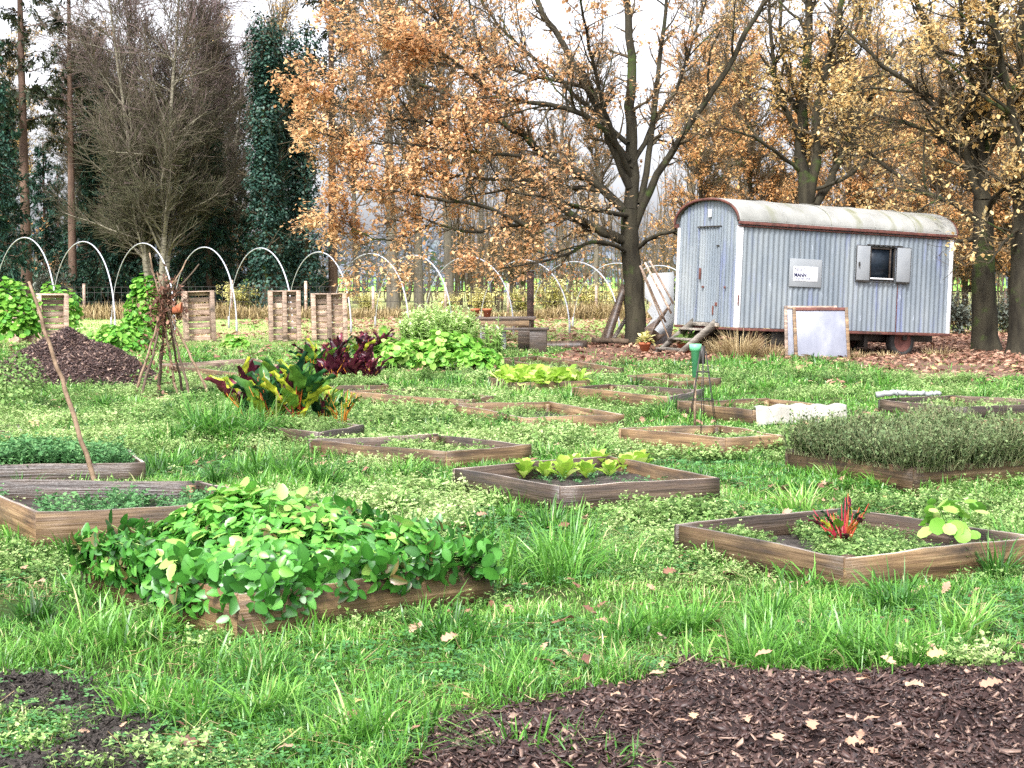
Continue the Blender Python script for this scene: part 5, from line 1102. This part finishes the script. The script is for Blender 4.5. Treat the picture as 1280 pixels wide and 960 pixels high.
def limbtree(base, limbs, label, leafmat_, name='oak_tree', l1=90, l2=500, l3=3000, nleaf=14000, ls=(.1, .17), tint=.5, bark='bark', dens=None, L1=(1.0, 2.6), L2=(.5, 1.2), L3=(.2, .55), group='trees of the garden edge', cat='oak tree', up=.08, w1=None):
    """limbs: [(points, r0, r1)], first one the trunk"""
    base = np.asarray(base, float); tb_ = MB(); P0 = []; R0 = []; W0 = []
    for j, (pts, r0, r1) in enumerate(limbs):
        p = resample(np.array(pts)-base, 16); p[2:-1] += rng.normal(0, (.3*r1+.008 if j else .01), (13, 3)); r = np.linspace(r0, r1, 16)
        if j == 0: r[0] *= 1.35; r[1] *= 1.1
        v, f = tubes(p[None], r[None], 12 if r0 > .08 else 8); tb_.add(v, f); P0.append(p); R0.append(r); W0.append(0.0 if j == 0 else 1.0)
    P0 = np.array(P0); R0 = np.array(R0); W0 = np.array(W0) if w1 is None else np.array(w1)
    Q1, r1_ = grow(P0, R0, l1, .2, L1, (.5, 1.2), 9, up, .14, .55, w=W0); v, f = tubes(Q1, r1_, 6); tb_.add(v, f)
    allP = np.concatenate([Q1, np.array([resample(p, 9) for p in P0[W0 > 0]])]); allR = np.concatenate([r1_, R0[W0 > 0][:, ::2][:, :8][:, [0, 1, 2, 3, 4, 5, 6, 7, 7]]])
    Q2, r2 = grow(allP, allR, l2, .15, L2, (.5, 1.3), 6, up, .18, .5); Q3, r3 = grow(Q2, r2, l3, .1, L3, (.4, 1.3), 4, up, .2, .6)
    cb = MB(); v, f = tubes(Q2, np.maximum(r2, .005), 4); cb.add(v, f, .3, 0); v, f = tubes(Q3, np.maximum(r3, .004), 3); cb.add(v, f, .35, 0)
    if nleaf: crownleaves(cb, Q3, nleaf, ls, tint, dens=dens)
    return treeobj(name, base, label, cat, group, tb_, cb, M[bark], [M['twig'], leafmat_])
D = 35.0
def A_(pts, d=D, dd=0.0, cur=0): 
    n = len(pts); return [atd(u, v, d+dd*(i/(n-1))) for i, (u, v) in enumerate(pts)]
base = atd(796, 436, D); base[2] = float(gz(base[0], base[1]))-.03
OAKL = [
 ([base]+A_([(794, 395), (791, 345), (787, 300), (788, 262)]), .25, .19),
 (A_([(788, 262), (791, 215), (787, 150), (792, 90), (785, 30), (778, -60)], dd=.6), .2, .07),
 (A_([(786, 300), (772, 298), (745, 284), (713, 268), (690, 245), (672, 225), (650, 195)], dd=-.6), .15, .05),
 (A_([(713, 269), (690, 275), (655, 281), (620, 285), (585, 290), (545, 278), (500, 262)], dd=-1.2), .07, .02),
 (A_([(780, 262), (765, 248), (733, 220), (680, 193), (643, 163), (612, 147), (588, 131)], dd=.5), .13, .07),
 (A_([(588, 131), (545, 112), (500, 98), (450, 92), (405, 82)], D+.5, .8), .065, .015),
 (A_([(612, 147), (604, 110), (603, 70), (590, 25), (585, -30)], D+.5, .5), .05, .02),
 (A_([(786, 200), (747, 155), (700, 133), (660, 128), (622, 118), (560, 70), (500, 40), (440, 20)], dd=-1.5), .09, .015),
 (A_([(745, 118), (723, 107), (673, 97), (645, 88), (600, 70), (540, 20), (480, -30)], dd=1.6), .06, .015),
 (A_([(788, 235), (770, 195), (750, 140), (722, 88), (697, 43), (673, 5), (640, -60)], dd=.2), .13, .06),
 (A_([(793, 285), (812, 235), (831, 204), (868, 150), (903, 96), (927, 50), (952, 8), (975, -50)], dd=-.8), .12, .05),
 (A_([(797, 310), (818, 296), (845, 287), (875, 284), (905, 290)], dd=-1.8), .07, .02),
 (A_([(787, 318), (765, 305), (735, 304), (705, 320), (660, 330), (625, 336)], dd=-2.4), .07, .015),
 (A_([(800, 255), (808, 215), (815, 160), (822, 100), (828, 40), (838, -50)], dd=1.0), .1, .04),
 (A_([(660, 283), (610, 260), (560, 250), (500, 240), (450, 235), (405, 215)], D-.8, -1), .06, .015),
 (A_([(650, 195), (600, 190), (550, 185), (490, 180), (430, 175), (390, 160)], D-.6, -.9), .05, .015),
 (A_([(672, 225), (620, 225), (560, 218), (500, 212), (440, 200)], D-.5, 1.5), .05, .015),
 (A_([(760, 240), (700, 232), (640, 236), (590, 245), (550, 262)], D, 2.8), .07, .015),
 (A_([(785, 180), (740, 140), (690, 90), (640, 50), (600, 0), (560, -60)], D, 3), .08, .02),
 (A_([(788, 210), (820, 150), (850, 100), (870, 40), (890, -20)], D, 2.8), .08, .02),
 (A_([(788, 220), (760, 150), (740, 70), (725, 0), (715, -50)], D, -3), .08, .02),
 (A_([(790, 270), (740, 262), (690, 250), (640, 240)], D, -3.6), .08, .02),
 (A_([(588, 131), (560, 150), (510, 150), (450, 140), (400, 125)], D+.5, -1.4), .05, .012),
 (A_([(555, 268), (520, 290), (480, 300), (440, 285), (410, 265)], D-1.2, -.5), .03, .01)]
OAKL = [(p_, a_*(1 if i_ == 0 else .8), b_*(1 if i_ == 0 else .8)) for i_, (p_, a_, b_) in enumerate(OAKL)]
def oakdens(P):
    x = P[:, 0]; z = P[:, 2]; u = x*55.7   # px left/right of the trunk
    return np.clip(.36+.7*sstep(-90, -240, u)*1.0, 0, 1)*np.clip(.65+.35*(vnoise(x, z, .9, 5)), 0, 1)
limbtree(base, OAKL, 'large spreading oak with dense orange leaves and a mossy leaning trunk left of the wagon', M['oakleaf'], l1=260, l2=1900, l3=10500, nleaf=100000, ls=(.06, .135), tint=.58, bark='barkmoss', dens=oakdens, L1=(.8, 2.3), L2=(.4, 1.1),
         w1=[0, .35, .8, 2.2, .8, 2.6, 1.4, 2.2, 1.8, .6, .45, .5, 1, .4, 2.4, 2.6, 2.4, 1.2, 1.2, .5, .6, 1, 2.2, 1.8])
def rightdens(P): return np.clip(-.05+1.1*(vnoise(P[:, 0], P[:, 2], 1.0, 6)), 0, 1)
b = atd(1233, 440, 34); b[2] = float(gz(b[0], b[1]))-.05
limbtree(b, [([b]+A_([(1230, 380), (1229, 310), (1228, 250)], 34), .3, .2), (A_([(1228, 250), (1226, 180), (1236, 90), (1244, 0), (1250, -60)], 34, .5), .18, .07), (A_([(1228, 262), (1217, 225), (1198, 172), (1171, 136), (1135, 104), (1099, 77), (1060, 40)], 34, -.6), .1, .03),
    (A_([(1228, 285), (1196, 256), (1153, 240), (1108, 208), (1068, 180), (1030, 160)], 34, .4), .07, .02), (A_([(1228, 240), (1205, 150), (1180, 80), (1150, 10), (1130, -50)], 34, .9), .1, .04), (A_([(1230, 220), (1220, 130), (1205, 50), (1195, -40)], 34, -1.5), .09, .03),
    (A_([(1230, 200), (1262, 140), (1290, 80), (1320, 10)], 34, -1), .09, .03), (A_([(1228, 300), (1190, 300), (1150, 285), (1115, 262)], 34, 1.5), .05, .015), (A_([(1229, 270), (1250, 240), (1300, 210)], 34, -2), .07, .02), (A_([(1228, 215), (1170, 170), (1120, 150), (1080, 140)], 34, 2), .07, .02)],
    'oak with sparse yellowish leaves and steep arching limbs just right of the wagon', M['tanleaf'], l1=80, l2=520, l3=2800, nleaf=24000, ls=(.07, .14), tint=.75, dens=rightdens, bark='barkmoss')
b = atd(1275, 441, 33); b[2] = float(gz(b[0], b[1]))-.05
limbtree(b, [([b]+A_([(1276, 380), (1277, 310), (1279, 240)], 33), .26, .2), (A_([(1279, 240), (1284, 150), (1278, 60), (1285, -60)], 33, .3), .18, .08), (A_([(1278, 255), (1262, 238), (1235, 215), (1210, 208), (1180, 200)], 33, -.8), .07, .02), (A_([(1280, 200), (1262, 120), (1245, 40), (1230, -50)], 33, -.8), .1, .04),
    (A_([(1280, 220), (1310, 150), (1340, 60)], 33, 0), .1, .04), (A_([(1278, 280), (1258, 300), (1235, 330)], 33, -1), .04, .015), (A_([(1280, 120), (1240, 90), (1200, 70), (1160, 60)], 33, 1), .06, .02)],
    'dark trunked oak cut off by the right edge of the photo', M['tanleaf'], l1=50, l2=350, l3=1900, nleaf=10000, ls=(.08, .15), tint=.75, dens=rightdens, bark='barkmoss')
b = atd(1012, 400, 44); b[2] = 0
limbtree(b, [([b]+A_([(1010, 340), (1009, 290), (1008, 255)], 44), .36, .28), (A_([(1008, 262), (1001, 190), (1004, 120), (1010, 50), (1012, -60)], 44, .3), .2, .08), (A_([(1008, 262), (1018, 210), (1020, 150), (1032, 90), (1050, 20), (1060, -50)], 44, -.5), .17, .06), (A_([(1010, 270), (1040, 225), (1052, 195), (1072, 150), (1095, 105), (1130, 50)], 44, .8), .13, .04),
    (A_([(1004, 180), (975, 120), (965, 60), (960, -30)], 44, -1), .09, .03), (A_([(1003, 215), (970, 190), (940, 170), (905, 160)], 44, -1.5), .07, .02), (A_([(1018, 200), (1050, 150), (1060, 80), (1080, 0)], 44, 1.6), .08, .03), (A_([(1005, 140), (985, 90), (975, 20), (985, -40)], 44, 1.2), .08, .03), (A_([(1010, 240), (1060, 220), (1100, 190), (1150, 175)], 44, -1.2), .06, .02)],
    'forked mossy tree rising directly behind the wagon roof', M['tanleaf'], l1=100, l2=650, l3=3200, nleaf=22000, ls=(.07, .15), tint=.6, dens=rightdens, bark='barkmoss')

# --- prototypes for the wood behind, each copied with obj.copy()
def stem(h, r0, lean=.02, n=14, wob=.08):
    t = np.linspace(0, 1, n); p = np.stack([lean*h*t+np.cumsum(rng.normal(0, wob*.4, n))*t, np.cumsum(rng.normal(0, wob*.4, n))*t, h*t], 1); return p, r0*(1-.8*t)
def stemtree(name, h, r0, label, cat, group, bark, leaf, lo=.35, l1=40, L1=(1.5, 3), l2=400, l3=2500, nleaf=0, up=.25, ls=(.1, .18), stems=1, spread=.3, ang=(.6, 1.2), tint=.5, twig='twig', L2=(.7, 1.5), L3=(.4, .9), tr3=.008, leafspread=.06):
    tb_ = MB(); P = []; R = []
    for s in range(stems):
        p, r = stem(h*rng.uniform(.85, 1), r0*rng.uniform(.7, 1)); 
        if stems > 1: a = s*2*pi/stems+.6; p += np.outer(np.linspace(.15, 1, 14)**1.2*spread*h*.35, [cos(a), sin(a), 0])
        r[0] *= 1.3; P.append(p); R.append(r)
    P = np.array(P); R = np.array(R); v, f = tubes(P, R, 9); tb_.add(v, f)
    Q1, r1 = grow(P, R, l1, lo, L1, ang, 7, up, .12, .5); v, f = tubes(Q1, r1, 5); tb_.add(v, f)
    Q2, r2 = grow(Q1, r1, l2, .1, L2, (.4, 1.0), 6, up, .14, .6); Q3, r3 = grow(Q2, r2, l3, .1, L3, (.3, 1.0), 4, up, .16, .7)
    cb = MB(); v, f = tubes(Q2, np.maximum(r2, .01), 4); cb.add(v, f, .45, 0); v, f = tubes(Q3, np.maximum(r3, tr3), 3); cb.add(v, f, np.clip(np.repeat(rng.normal(.5 if twig == 'twig' else .0, .16, l3), 12)+(0 if twig == 'twig' else 1)*v[:, 2]/h*.85, 0, 1), 0)
    if nleaf: crownleaves(cb, Q3, nleaf, ls, tint, spread=leafspread)
    return treeobj(name, (0, 0, 0), label, cat, group, tb_, cb, M[bark], [M[twig], M[leaf]])
def conifer(name, h, r0, label, cat, group, leaf='needle', lo=.12, w=2.4, whorls=34, shape='cone', nl=16000, ls=(.16, .34)):
    tb_ = MB(); p, r = stem(h, r0, .005, 14, .03); v, f = tubes(p[None], r[None], 9); tb_.add(v, f); Q = []
    for k in range(whorls):
        t = lo+(1-lo)*(k+rng.uniform(0, .6))/whorls; z = t*h
        L = (w*(1-(t-lo)/(1-lo))**.8+.25) if shape == 'cone' else w*rng.uniform(.5, 1)
        for a in np.arange(rng.integers(3, 6))*2*pi/4+rng.uniform(0, 6):
            c = np.array([np.interp(z, p[:, 2], p[:, 0]), np.interp(z, p[:, 2], p[:, 1]), z]); d = np.array([cos(a), sin(a), 0]); l = L*rng.uniform(.6, 1.1); s = np.linspace(0, 1, 6)
            drop = -.28 if shape == 'cone' else .12
            Q.append(c+np.outer(s*l, d)+np.outer(drop*l*np.sin(s*pi*.7)*1.0, [0, 0, 1])+rng.normal(0, .03, (6, 3)))
    Q = np.array(Q); R = np.full((len(Q), 1), .028)*np.linspace(1, .3, 6)[None]; v, f = tubes(Q, R, 4); tb_.add(v, f)
    Q2, r2 = grow(Q, R, len(Q)*7, .15, (.3, .8), (.5, 1.1), 5, -.12, .1, .6); cb = MB(); v, f = tubes(Q2, np.maximum(r2, .006), 3); cb.add(v, f, .2, 0)
    i = rng.choice(len(Q2), nl); k = rng.integers(0, 4, nl); fr = rng.random(nl)[:, None]; P = Q2[i, k]*(1-fr)+Q2[i, k+1]*fr+rng.normal(0, .05, (nl, 3)); d = unit(unit(Q2[i, k+1]-Q2[i, k])+rng.normal(0, .45, (nl, 3))+[0, 0, -.1])
    inst(cb, RHO[0]*[.55, 1, 1], RHO[1], P, frames(d), rng.uniform(*ls, nl), np.clip(rng.normal(.45, .2, nl), 0, 1), 1)
    return treeobj(name, (0, 0, 0), label, cat, group, tb_, cb, M['barkpine'], [M['twig'], M[leaf]])
def ivytree(name, h, r0, label, cat, group):
    tb_ = MB(); P = []; R = []
    for s in range(2): p, r = stem(h, r0, .0, 14, .08); p[:, 0] += (s-.5)*.9*np.linspace(.6, 1.2, 14); P.append(p); R.append(r)
    P = np.array(P); R = np.array(R); v, f = tubes(P, R, 9); tb_.add(v, f); Q1, r1 = grow(P, R, 60, .15, (1, 2.6), (.5, 1.1), 7, .15, .13, .5); v, f = tubes(Q1, r1, 5); tb_.add(v, f)
    cb = MB(); n = 15000; s = rng.integers(0, 2, n); t = rng.uniform(.0, .97, n); k = np.minimum((t*13).astype(int), 12); fr = (t*13-k)[:, None]; C = P[s, k]*(1-fr)+P[s, k+1]*fr; a = rng.uniform(0, 2*pi, n)
    rr = (.2+1.25*vnoise(np.cos(a)*1.2+5, C[:, 2], .8, 33)**1.4+.25*rng.random(n))*(1.2-.6*t); P_ = C+np.stack([np.cos(a)*rr, np.sin(a)*rr, 0*a], 1)
    Q2, r2 = grow(Q1, r1, 500, .1, (.6, 1.4), (.4, 1.1), 5, .1, .15, .6); v, f = tubes(Q2, np.maximum(r2, .01), 3); cb.add(v, f, .4, 0)
    m = rng.random(n) < .36; i = rng.choice(len(Q1), n); P_[m] = (Q1[i, rng.integers(0, 5, n)]+rng.normal(0, .26, (n, 3)))[m]
    D_ = unit(np.stack([np.cos(a), np.sin(a), -.8+0*a], 1)+rng.normal(0, .4, (n, 3))); inst(cb, RHO[0]*[1.3, 1, 1], RHO[1], P_, frames(D_), rng.uniform(.12, .24, n), np.clip(rng.normal(.45, .2, n), 0, 1), 1)
    return treeobj(name, (0, 0, 0), label, cat, group, tb_, cb, M['bark'], [M['twig'], M['ivy']])
def bush(name, w, h, n, label, cat, group, leaf, s=(.09, .16), tint=.5, stems=24):
    mb1 = MB(); a = rng.uniform(0, 2*pi, stems); P = np.zeros((stems, 2, 3)); P[:, 1] = np.stack([np.cos(a)*w*.4*rng.random(stems), np.sin(a)*w*.4*rng.random(stems), h*rng.uniform(.6, 1, stems)], 1); P = np.array([resample(q, 6) for q in P]); P[:, 1:] += rng.normal(0, .05, P[:, 1:].shape)
    R = np.full((stems, 1), .014)*np.linspace(1, .4, 6)[None]; v, f = tubes(P, R, 4); mb1.add(v, f); Q2, r2 = grow(P, R, stems*8, .1, (.3, .8), (.4, 1.1), 4, .1, .15, .6); cb = MB(); v, f = tubes(Q2, np.maximum(r2, .006), 3); cb.add(v, f, .5, 0)
    crownleaves(cb, Q2, n, s, tint, spread=.08); o = empty(name, (0, 0, 0), label, cat, group); mb1.build('stems', M['stickdark'], o); cb.build('foliage', [M['twig'], M[leaf]], o); return o
protos = {}
def put(key, spots, sink=.05):
    """spots: (u, distance, scale, label) - the prototype goes to the first, copies to the others"""
    p = protos[key]; kids(p); used = False
    for (u, d, s, lab) in spots:
        o = p if not used else copy_tree(p); used = True
        q = atd(u, 400, d); o.location = (q[0], q[1], float(gz(q[0], q[1]))-sink); o.rotation_euler = (0, 0, rng.uniform(0, 6.28)); o.scale = (s*rng.uniform(.95, 1.05), s, s*rng.uniform(.95, 1.08)); o['label'] = lab
protos['birch'] = stemtree('birch_tree', 15, .16, '', 'birch tree', 'bare birches on the left', 'birch', 'tanleaf', lo=.16, l1=200, L1=(1.8, 4.4), l2=2900, l3=18000, up=.13, stems=4, spread=.42, ang=(.5, 1.4), twig='twigbirch', L2=(.8, 1.8), L3=(.5, 1.2), tr3=.008)
put('birch', [(196, 62, 1.0, 'big bare multi stemmed birch with a pinkish grey haze of twigs left of centre'), (140, 72, .8, 'slimmer bare birch left of the big multi stemmed one'), (268, 74, .85, 'bare birch between the big birch and the dark ivy trees')])
protos['pine'] = conifer('pine_tree', 19, .24, '', 'pine tree', 'tall pines in the wood', 'needleb', lo=.42, w=2.6, whorls=18, shape='open', nl=7000)
put('pine', [(35, 62, 1.0, 'tall bare trunked pine against pale sky at the far left'), (92, 68, .85, 'slim straight pine trunk second from the left edge'), (417, 66, .9, 'slim reddish pine trunk just right of the dark ivy trees'), (1345, 60, 1., 'pine beyond the right edge')])
protos['spruce'] = conifer('spruce_tree', 13, .2, '', 'spruce tree', 'dark conifers in the wood', 'needle', lo=.04, w=2.3, whorls=36)
put('spruce', [(58, 72, .62, 'young dark spruce in the gap between the two left pines'), (128, 70, .8, 'teal dark spruce right of the second pine trunk'), (262, 66, .72, 'dark spruce just left of the ivy trees'), (352, 72, .95, 'spruce filling the gap between the two ivy trees'), (172, 76, .8, 'dark spruce directly behind the slim white stems'), (-12, 58, .85, 'dark green spruce cut off by the left edge'), (112, 78, .72, 'dark spruce standing between the second pine and the birches'), (150, 82, .85, 'dusky spruce behind the slim birch'), (232, 70, .75, 'spruce right behind the stems of the big birch'), (75, 84, .55, 'low young spruce left of the second pine trunk'), (290, 80, .95, 'spruce behind the gap left of the ivy trees')])
protos['ivy'] = ivytree('ivy_tree', 16, .2, '', 'ivy covered tree', 'ivy covered trees')
put('ivy', [(335, 62, .68, 'dark ivy wrapped tree, left one of the pair behind the fourth and fifth pallets'), (376, 64, .7, 'dark ivy wrapped tree, right one of the pair beside the orange oak'), (8, 74, .7, 'ivy wrapped tree in shadow at the far left edge')])
protos['tall'] = stemtree('tall_tree', 19, .3, '', 'tree', 'tall bare trunks of the wood', 'barkgrey', 'rustleaf', lo=.35, l1=50, L1=(2, 4), l2=450, l3=2200, nleaf=2600, up=.2, ls=(.12, .2))
put('tall', [(492, 62, 1.15, 'thick grey trunk in the middle behind the sixth and seventh hoops'), (524, 70, .95, 'dark trunk just right of the thick grey one'), (562, 66, 1.0, 'grey trunk behind the tall pale herbs'), (600, 78, .8, 'slim trunk right behind the table pots'), (640, 84, .75, 'slim trunk behind the brown square post'), (446, 88, .85, 'bare tree in the gap left of the thick grey trunk'),
             (700, 80, .7, 'slim grey tree above the yellow shrubs'), (745, 74, .75, 'slim grey tree left of the big oak trunk'), (860, 70, .8, 'grey tree behind the wagon door end'), (1185, 78, .8, 'grey tree in the gap between wagon and right oak'), (1130, 86, .8, 'grey tree above the right half of the wagon roof'), (930, 88, .85, 'grey tree above the left half of the wagon roof')])
protos['orange'] = stemtree('beech_tree', 12, .17, '', 'leafy tree', 'autumn leaved trees behind the wagon', 'bark', 'rustleaf', lo=.12, l1=70, L1=(1.5, 3.2), l2=700, l3=3400, nleaf=17000, up=.12, ls=(.1, .18), tint=.55)
put('orange', [(878, 56, .8, 'brown leaved tree seen between the oak and the wagon'), (940, 62, 1.0, 'brown leaved tree above the left end of the wagon roof'), (1060, 60, .95, 'rust leaved tree above the middle of the wagon roof'), (1110, 68, 1.05, 'tall rust leaved tree above the wagon window'), (1165, 56, .85, 'rust leaved tree above the right end of the wagon roof'), (1205, 62, .9, 'dense rust leaved tree between wagon and right oak'),
               (1262, 58, .95, 'rust leaved tree between the two right oaks'), (1000, 74, 1.1, 'pale brown tree far behind the forked tree'), (655, 82, .75, 'reddish brown tree behind the hoops in the middle'), (1320, 52, 1.0, 'rust leaved tree beyond the right edge'), (1235, 80, 1.1, 'tall rust leaved tree far behind the right oaks')])
protos['gold'] = stemtree('maple_tree', 16, .2, '', 'leafy tree', 'tan leaved tall trees', 'barkgrey', 'tanleaf', lo=.4, l1=60, L1=(1.8, 3.6), l2=600, l3=3000, nleaf=7000, up=.2, ls=(.1, .19), tint=.55)
put('gold', [(110, 86, 1.05, 'tall tree with ochre leaves at the top left behind the pines'), (345, 82, 1.05, 'ochre leaved tree rising above the ivy trees'), (905, 76, 1.05, 'tan leaved tall tree above the gap right of the big oak'), (1085, 82, 1.1, 'tan leaved tall tree behind the middle of the wagon'), (1150, 90, 1.1, 'tan leaved tall tree far behind the right end of the wagon'), (20, 90, 1.0, 'ochre leaved tree at the far left corner'), (1290, 70, 1.0, 'tan leaved tall tree at the far right edge'), (260, 92, 1.1, 'faint ochre tree top behind the birches')])
protos['yshrub'] = bush('yellow_shrub', 3.6, 2.0, 2600, '', 'shrub', 'yellow shrubs along the far fence', 'yellowleaf', s=(.1, .2), tint=.75, stems=34)
put('yshrub', [(690, 60, .74, 'brightest pale yellow shrub right of the square post'), (735, 61, .7, 'yellow shrub left of the leaning planks'), (650, 62, .62, 'yellow shrub behind the square post'), (300, 61, .7, 'small yellow shrub behind the third pallet'), (458, 61, .5, 'small yellow shrub right of the fifth pallet'), (600, 62, .6, 'yellow green shrub behind the table'), (775, 61, .55, 'yellow shrub just left of the oak trunk'), (335, 63, .6, 'small yellow shrub left of the fourth pallet'), (560, 63, .5, 'yellow green shrub behind the tall herbs')])
protos['dshrub'] = bush('grey_shrub', 3, 1.8, 3200, '', 'shrub', 'grey green shrubs under the wood', 'greyshrub', s=(.1, .2), tint=.5)
put('dshrub', [(1200, 46, .75, 'grey green shrub between the wagon and the right oaks'), (1258, 48, .75, 'grey green shrub between the two right oak trunks'), (1165, 52, .6, 'grey shrub peeping out right of the wagon'), (870, 56, .9, 'grey shrub behind the wagon steps'), (60, 64, .9, 'grey shrub under the left pines'), (240, 66, .9, 'grey shrub under the birches'), (370, 68, .8, 'grey shrub below the ivy trees'), (1320, 46, .8, 'grey shrub beyond the right edge')])
protos['dark'] = bush('dark_shrub', 3.4, 2.3, 4200, '', 'shrub', 'dark undergrowth shrubs', 'needle', s=(.12, .22), tint=.6)
put('dark', [(110, 66, .85, 'dark green shrub behind the first hoops'), (180, 68, .9, 'dark green shrub under the big birch'), (20, 66, .9, 'dark green shrub at the left edge of the wood'), (300, 70, .8, 'dark green shrub behind the third pallet'), (400, 70, .75, 'dark green shrub behind the fifth pallet')])

# bare sapling thicket, one mass
mb = MB(); n = 900; d = rng.uniform(66, 112, n); u = rng.uniform(-120, 1400, n); x = (u-640)/F*d; hgt = rng.uniform(1.5, 4.5, n)*(1+.8*(u > 560)); k = vnoise(x, d, 5, 7) > .32; x, d, hgt = x[k], d[k], hgt[k]; n = len(x)
P = np.stack([x, d, 0*x], 1)[:, None, :]+np.linspace(0, 1, 7)[None, :, None]*hgt[:, None, None]*np.array([0, 0, 1.]); P += np.cumsum(rng.normal(0, .09, (n, 7, 3))*[1, 1, 0], 1)
R = rng.uniform(.02, .06, n)[:, None]*np.linspace(1, .3, 7)[None]; v, f = tubes(P, R, 5); mb.add(v, f, .4, 0)
Q, r = grow(P, R, 5200, .15, (.7, 2.0), (.4, 1.1), 5, .15, .15, .6); v, f = tubes(Q, np.maximum(r, .009), 3); mb.add(v, f, np.repeat(np.clip(rng.normal(.5, .2, 5200), 0, 1), 15), 0)
Q3, r3 = grow(Q, r, 9000, .1, (.4, 1.0), (.4, 1.1), 4, .12, .18, .7); v, f = tubes(Q3, np.maximum(r3, .008), 3); mb.add(v, f, .6, 0)
crownleaves(mb, Q3, 15000, (.12, .22), .4, spread=.1); tag(mb.build('thicket', [M['twig'], M['rustleaf']]), 'bare brown thicket of saplings filling the wood behind the fence', 'thicket', kind='stuff')
# far-off wood behind the meadow
mb = MB()
for (d0, d1, h, nb, seed) in ((125, 150, 4.5, 5000, 3), (170, 240, 6.5, 12000, 4), (560, 640, 20, 12000, 9)):
    x = rng.uniform(-.48, .48, nb)*d1; y = rng.uniform(d0, d1, nb); top = h*(.45+.75*vnoise(x, 0*x, h*1.2, seed)); gap = vnoise(x, 0*x, d1*.06, seed+20)
    z = top*rng.uniform(.0, 1, nb)**.8; k = (gap > (.5 if d0 < 160 else .2)); sz = h*.09*rng.uniform(.6, 1.5, nb)
    P = np.stack([x, y, z], 1)[k]; inst(mb, RHO[0]*[1.6, 1, 1], RHO[1], P, frames(rdir(len(P), -1, 1)), sz[k], np.clip(rng.normal(.5, .22, len(P)), 0, 1))
    xs_ = rng.uniform(-.48, .48, 300)*d1; P = np.stack([np.stack([xs_, np.full(300, (d0+d1)/2), 0*xs_], 1), np.stack([xs_, np.full(300, (d0+d1)/2), h*.9+0*xs_], 1)], 1); P = P[vnoise(xs_, 0*xs_, d1*.06, seed+20) > (.5 if d0 < 160 else .2)]; v, f = tubes(P, np.tile([h*.018, h*.006], (len(P), 1)), 4); mb.add(v, f, .1)
tag(mb.build('distant_wood', M['far']), 'bluish far wood line beyond the meadow', 'distant wood', kind='stuff')

# ================================================================== CAMERA, LIGHT
cam = bpy.data.cameras.new('camera'); co = bpy.data.objects.new('camera', cam); COL.objects.link(co); sc.camera = co
cam.sensor_width = 36; cam.lens = 36*F/1280; cam.clip_start = .1; cam.clip_end = 4000
co.location = (0, 0, CH); co.rotation_euler = (pi/2-PITCH, 0, 0)
w = bpy.data.worlds.new('World'); sc.world = w; w.use_nodes = True; nt = w.node_tree; nt.nodes.clear()
sky = nt.nodes.new('ShaderNodeTexSky'); sky.sky_type = 'NISHITA'; sky.sun_disc = False
SE, SA = 50, 200      # elevation; azimuth the light comes from (behind the camera, slightly left)
sky.sun_elevation = radians(SE); sky.sun_rotation = radians(SA); sky.dust_density = 4; sky.air_density = 1.0; sky.ozone_density = 1.5
hs = nt.nodes.new('ShaderNodeHueSaturation'); hs.inputs['Saturation'].default_value = .12
tc = nt.nodes.new('ShaderNodeTexCoord'); cn = nt.nodes.new('ShaderNodeTexNoise'); cn.inputs['Scale'].default_value = 2.2; cn.inputs['Detail'].default_value = 5
mpn = nt.nodes.new('ShaderNodeMapping'); mpn.inputs['Scale'].default_value = (1, 1, 3); nt.links.new(tc.outputs['Generated'], mpn.inputs[0]); nt.links.new(mpn.outputs[0], cn.inputs['Vector'])
cr = ramp(nt, [(.3, (.8, .82, .9)), (.7, (1.06, 1.04, 1.07))], cn.outputs['Fac'])
mx = nt.nodes.new('ShaderNodeMix'); mx.data_type = 'RGBA'; mx.blend_type = 'MULTIPLY'; mx.inputs['Factor'].default_value = 1
bg = nt.nodes.new('ShaderNodeBackground'); bg.inputs['Strength'].default_value = .115; wo = nt.nodes.new('ShaderNodeOutputWorld')
nt.links.new(sky.outputs[0], hs.inputs['Color']); nt.links.new(hs.outputs[0], mx.inputs[6]); nt.links.new(cr.outputs[0], mx.inputs[7]); nt.links.new(mx.outputs[2], bg.inputs[0]); nt.links.new(bg.outputs[0], wo.inputs[0])
sl = bpy.data.lights.new('sun', 'SUN'); sl.energy = 1.5; sl.angle = radians(11); sl.color = (1, .97, .92); so = bpy.data.objects.new('sun', sl); COL.objects.link(so)
so.rotation_euler = (radians(90-SE), 0, radians(180-SA)+0)
so.location = (0, 0, 30)
sc.view_settings.view_transform = 'Standard'; sc.view_settings.look = 'None'; sc.view_settings.exposure = 2.05; sc.view_settings.gamma = 1
c = sc.cycles; c.max_bounces = 5; c.diffuse_bounces = 3; c.glossy_bounces = 2; c.transmission_bounces = 3; c.transparent_max_bounces = 4; c.caustics_reflective = False; c.caustics_refractive = False; c.use_denoising = False
c.use_fast_gi = False
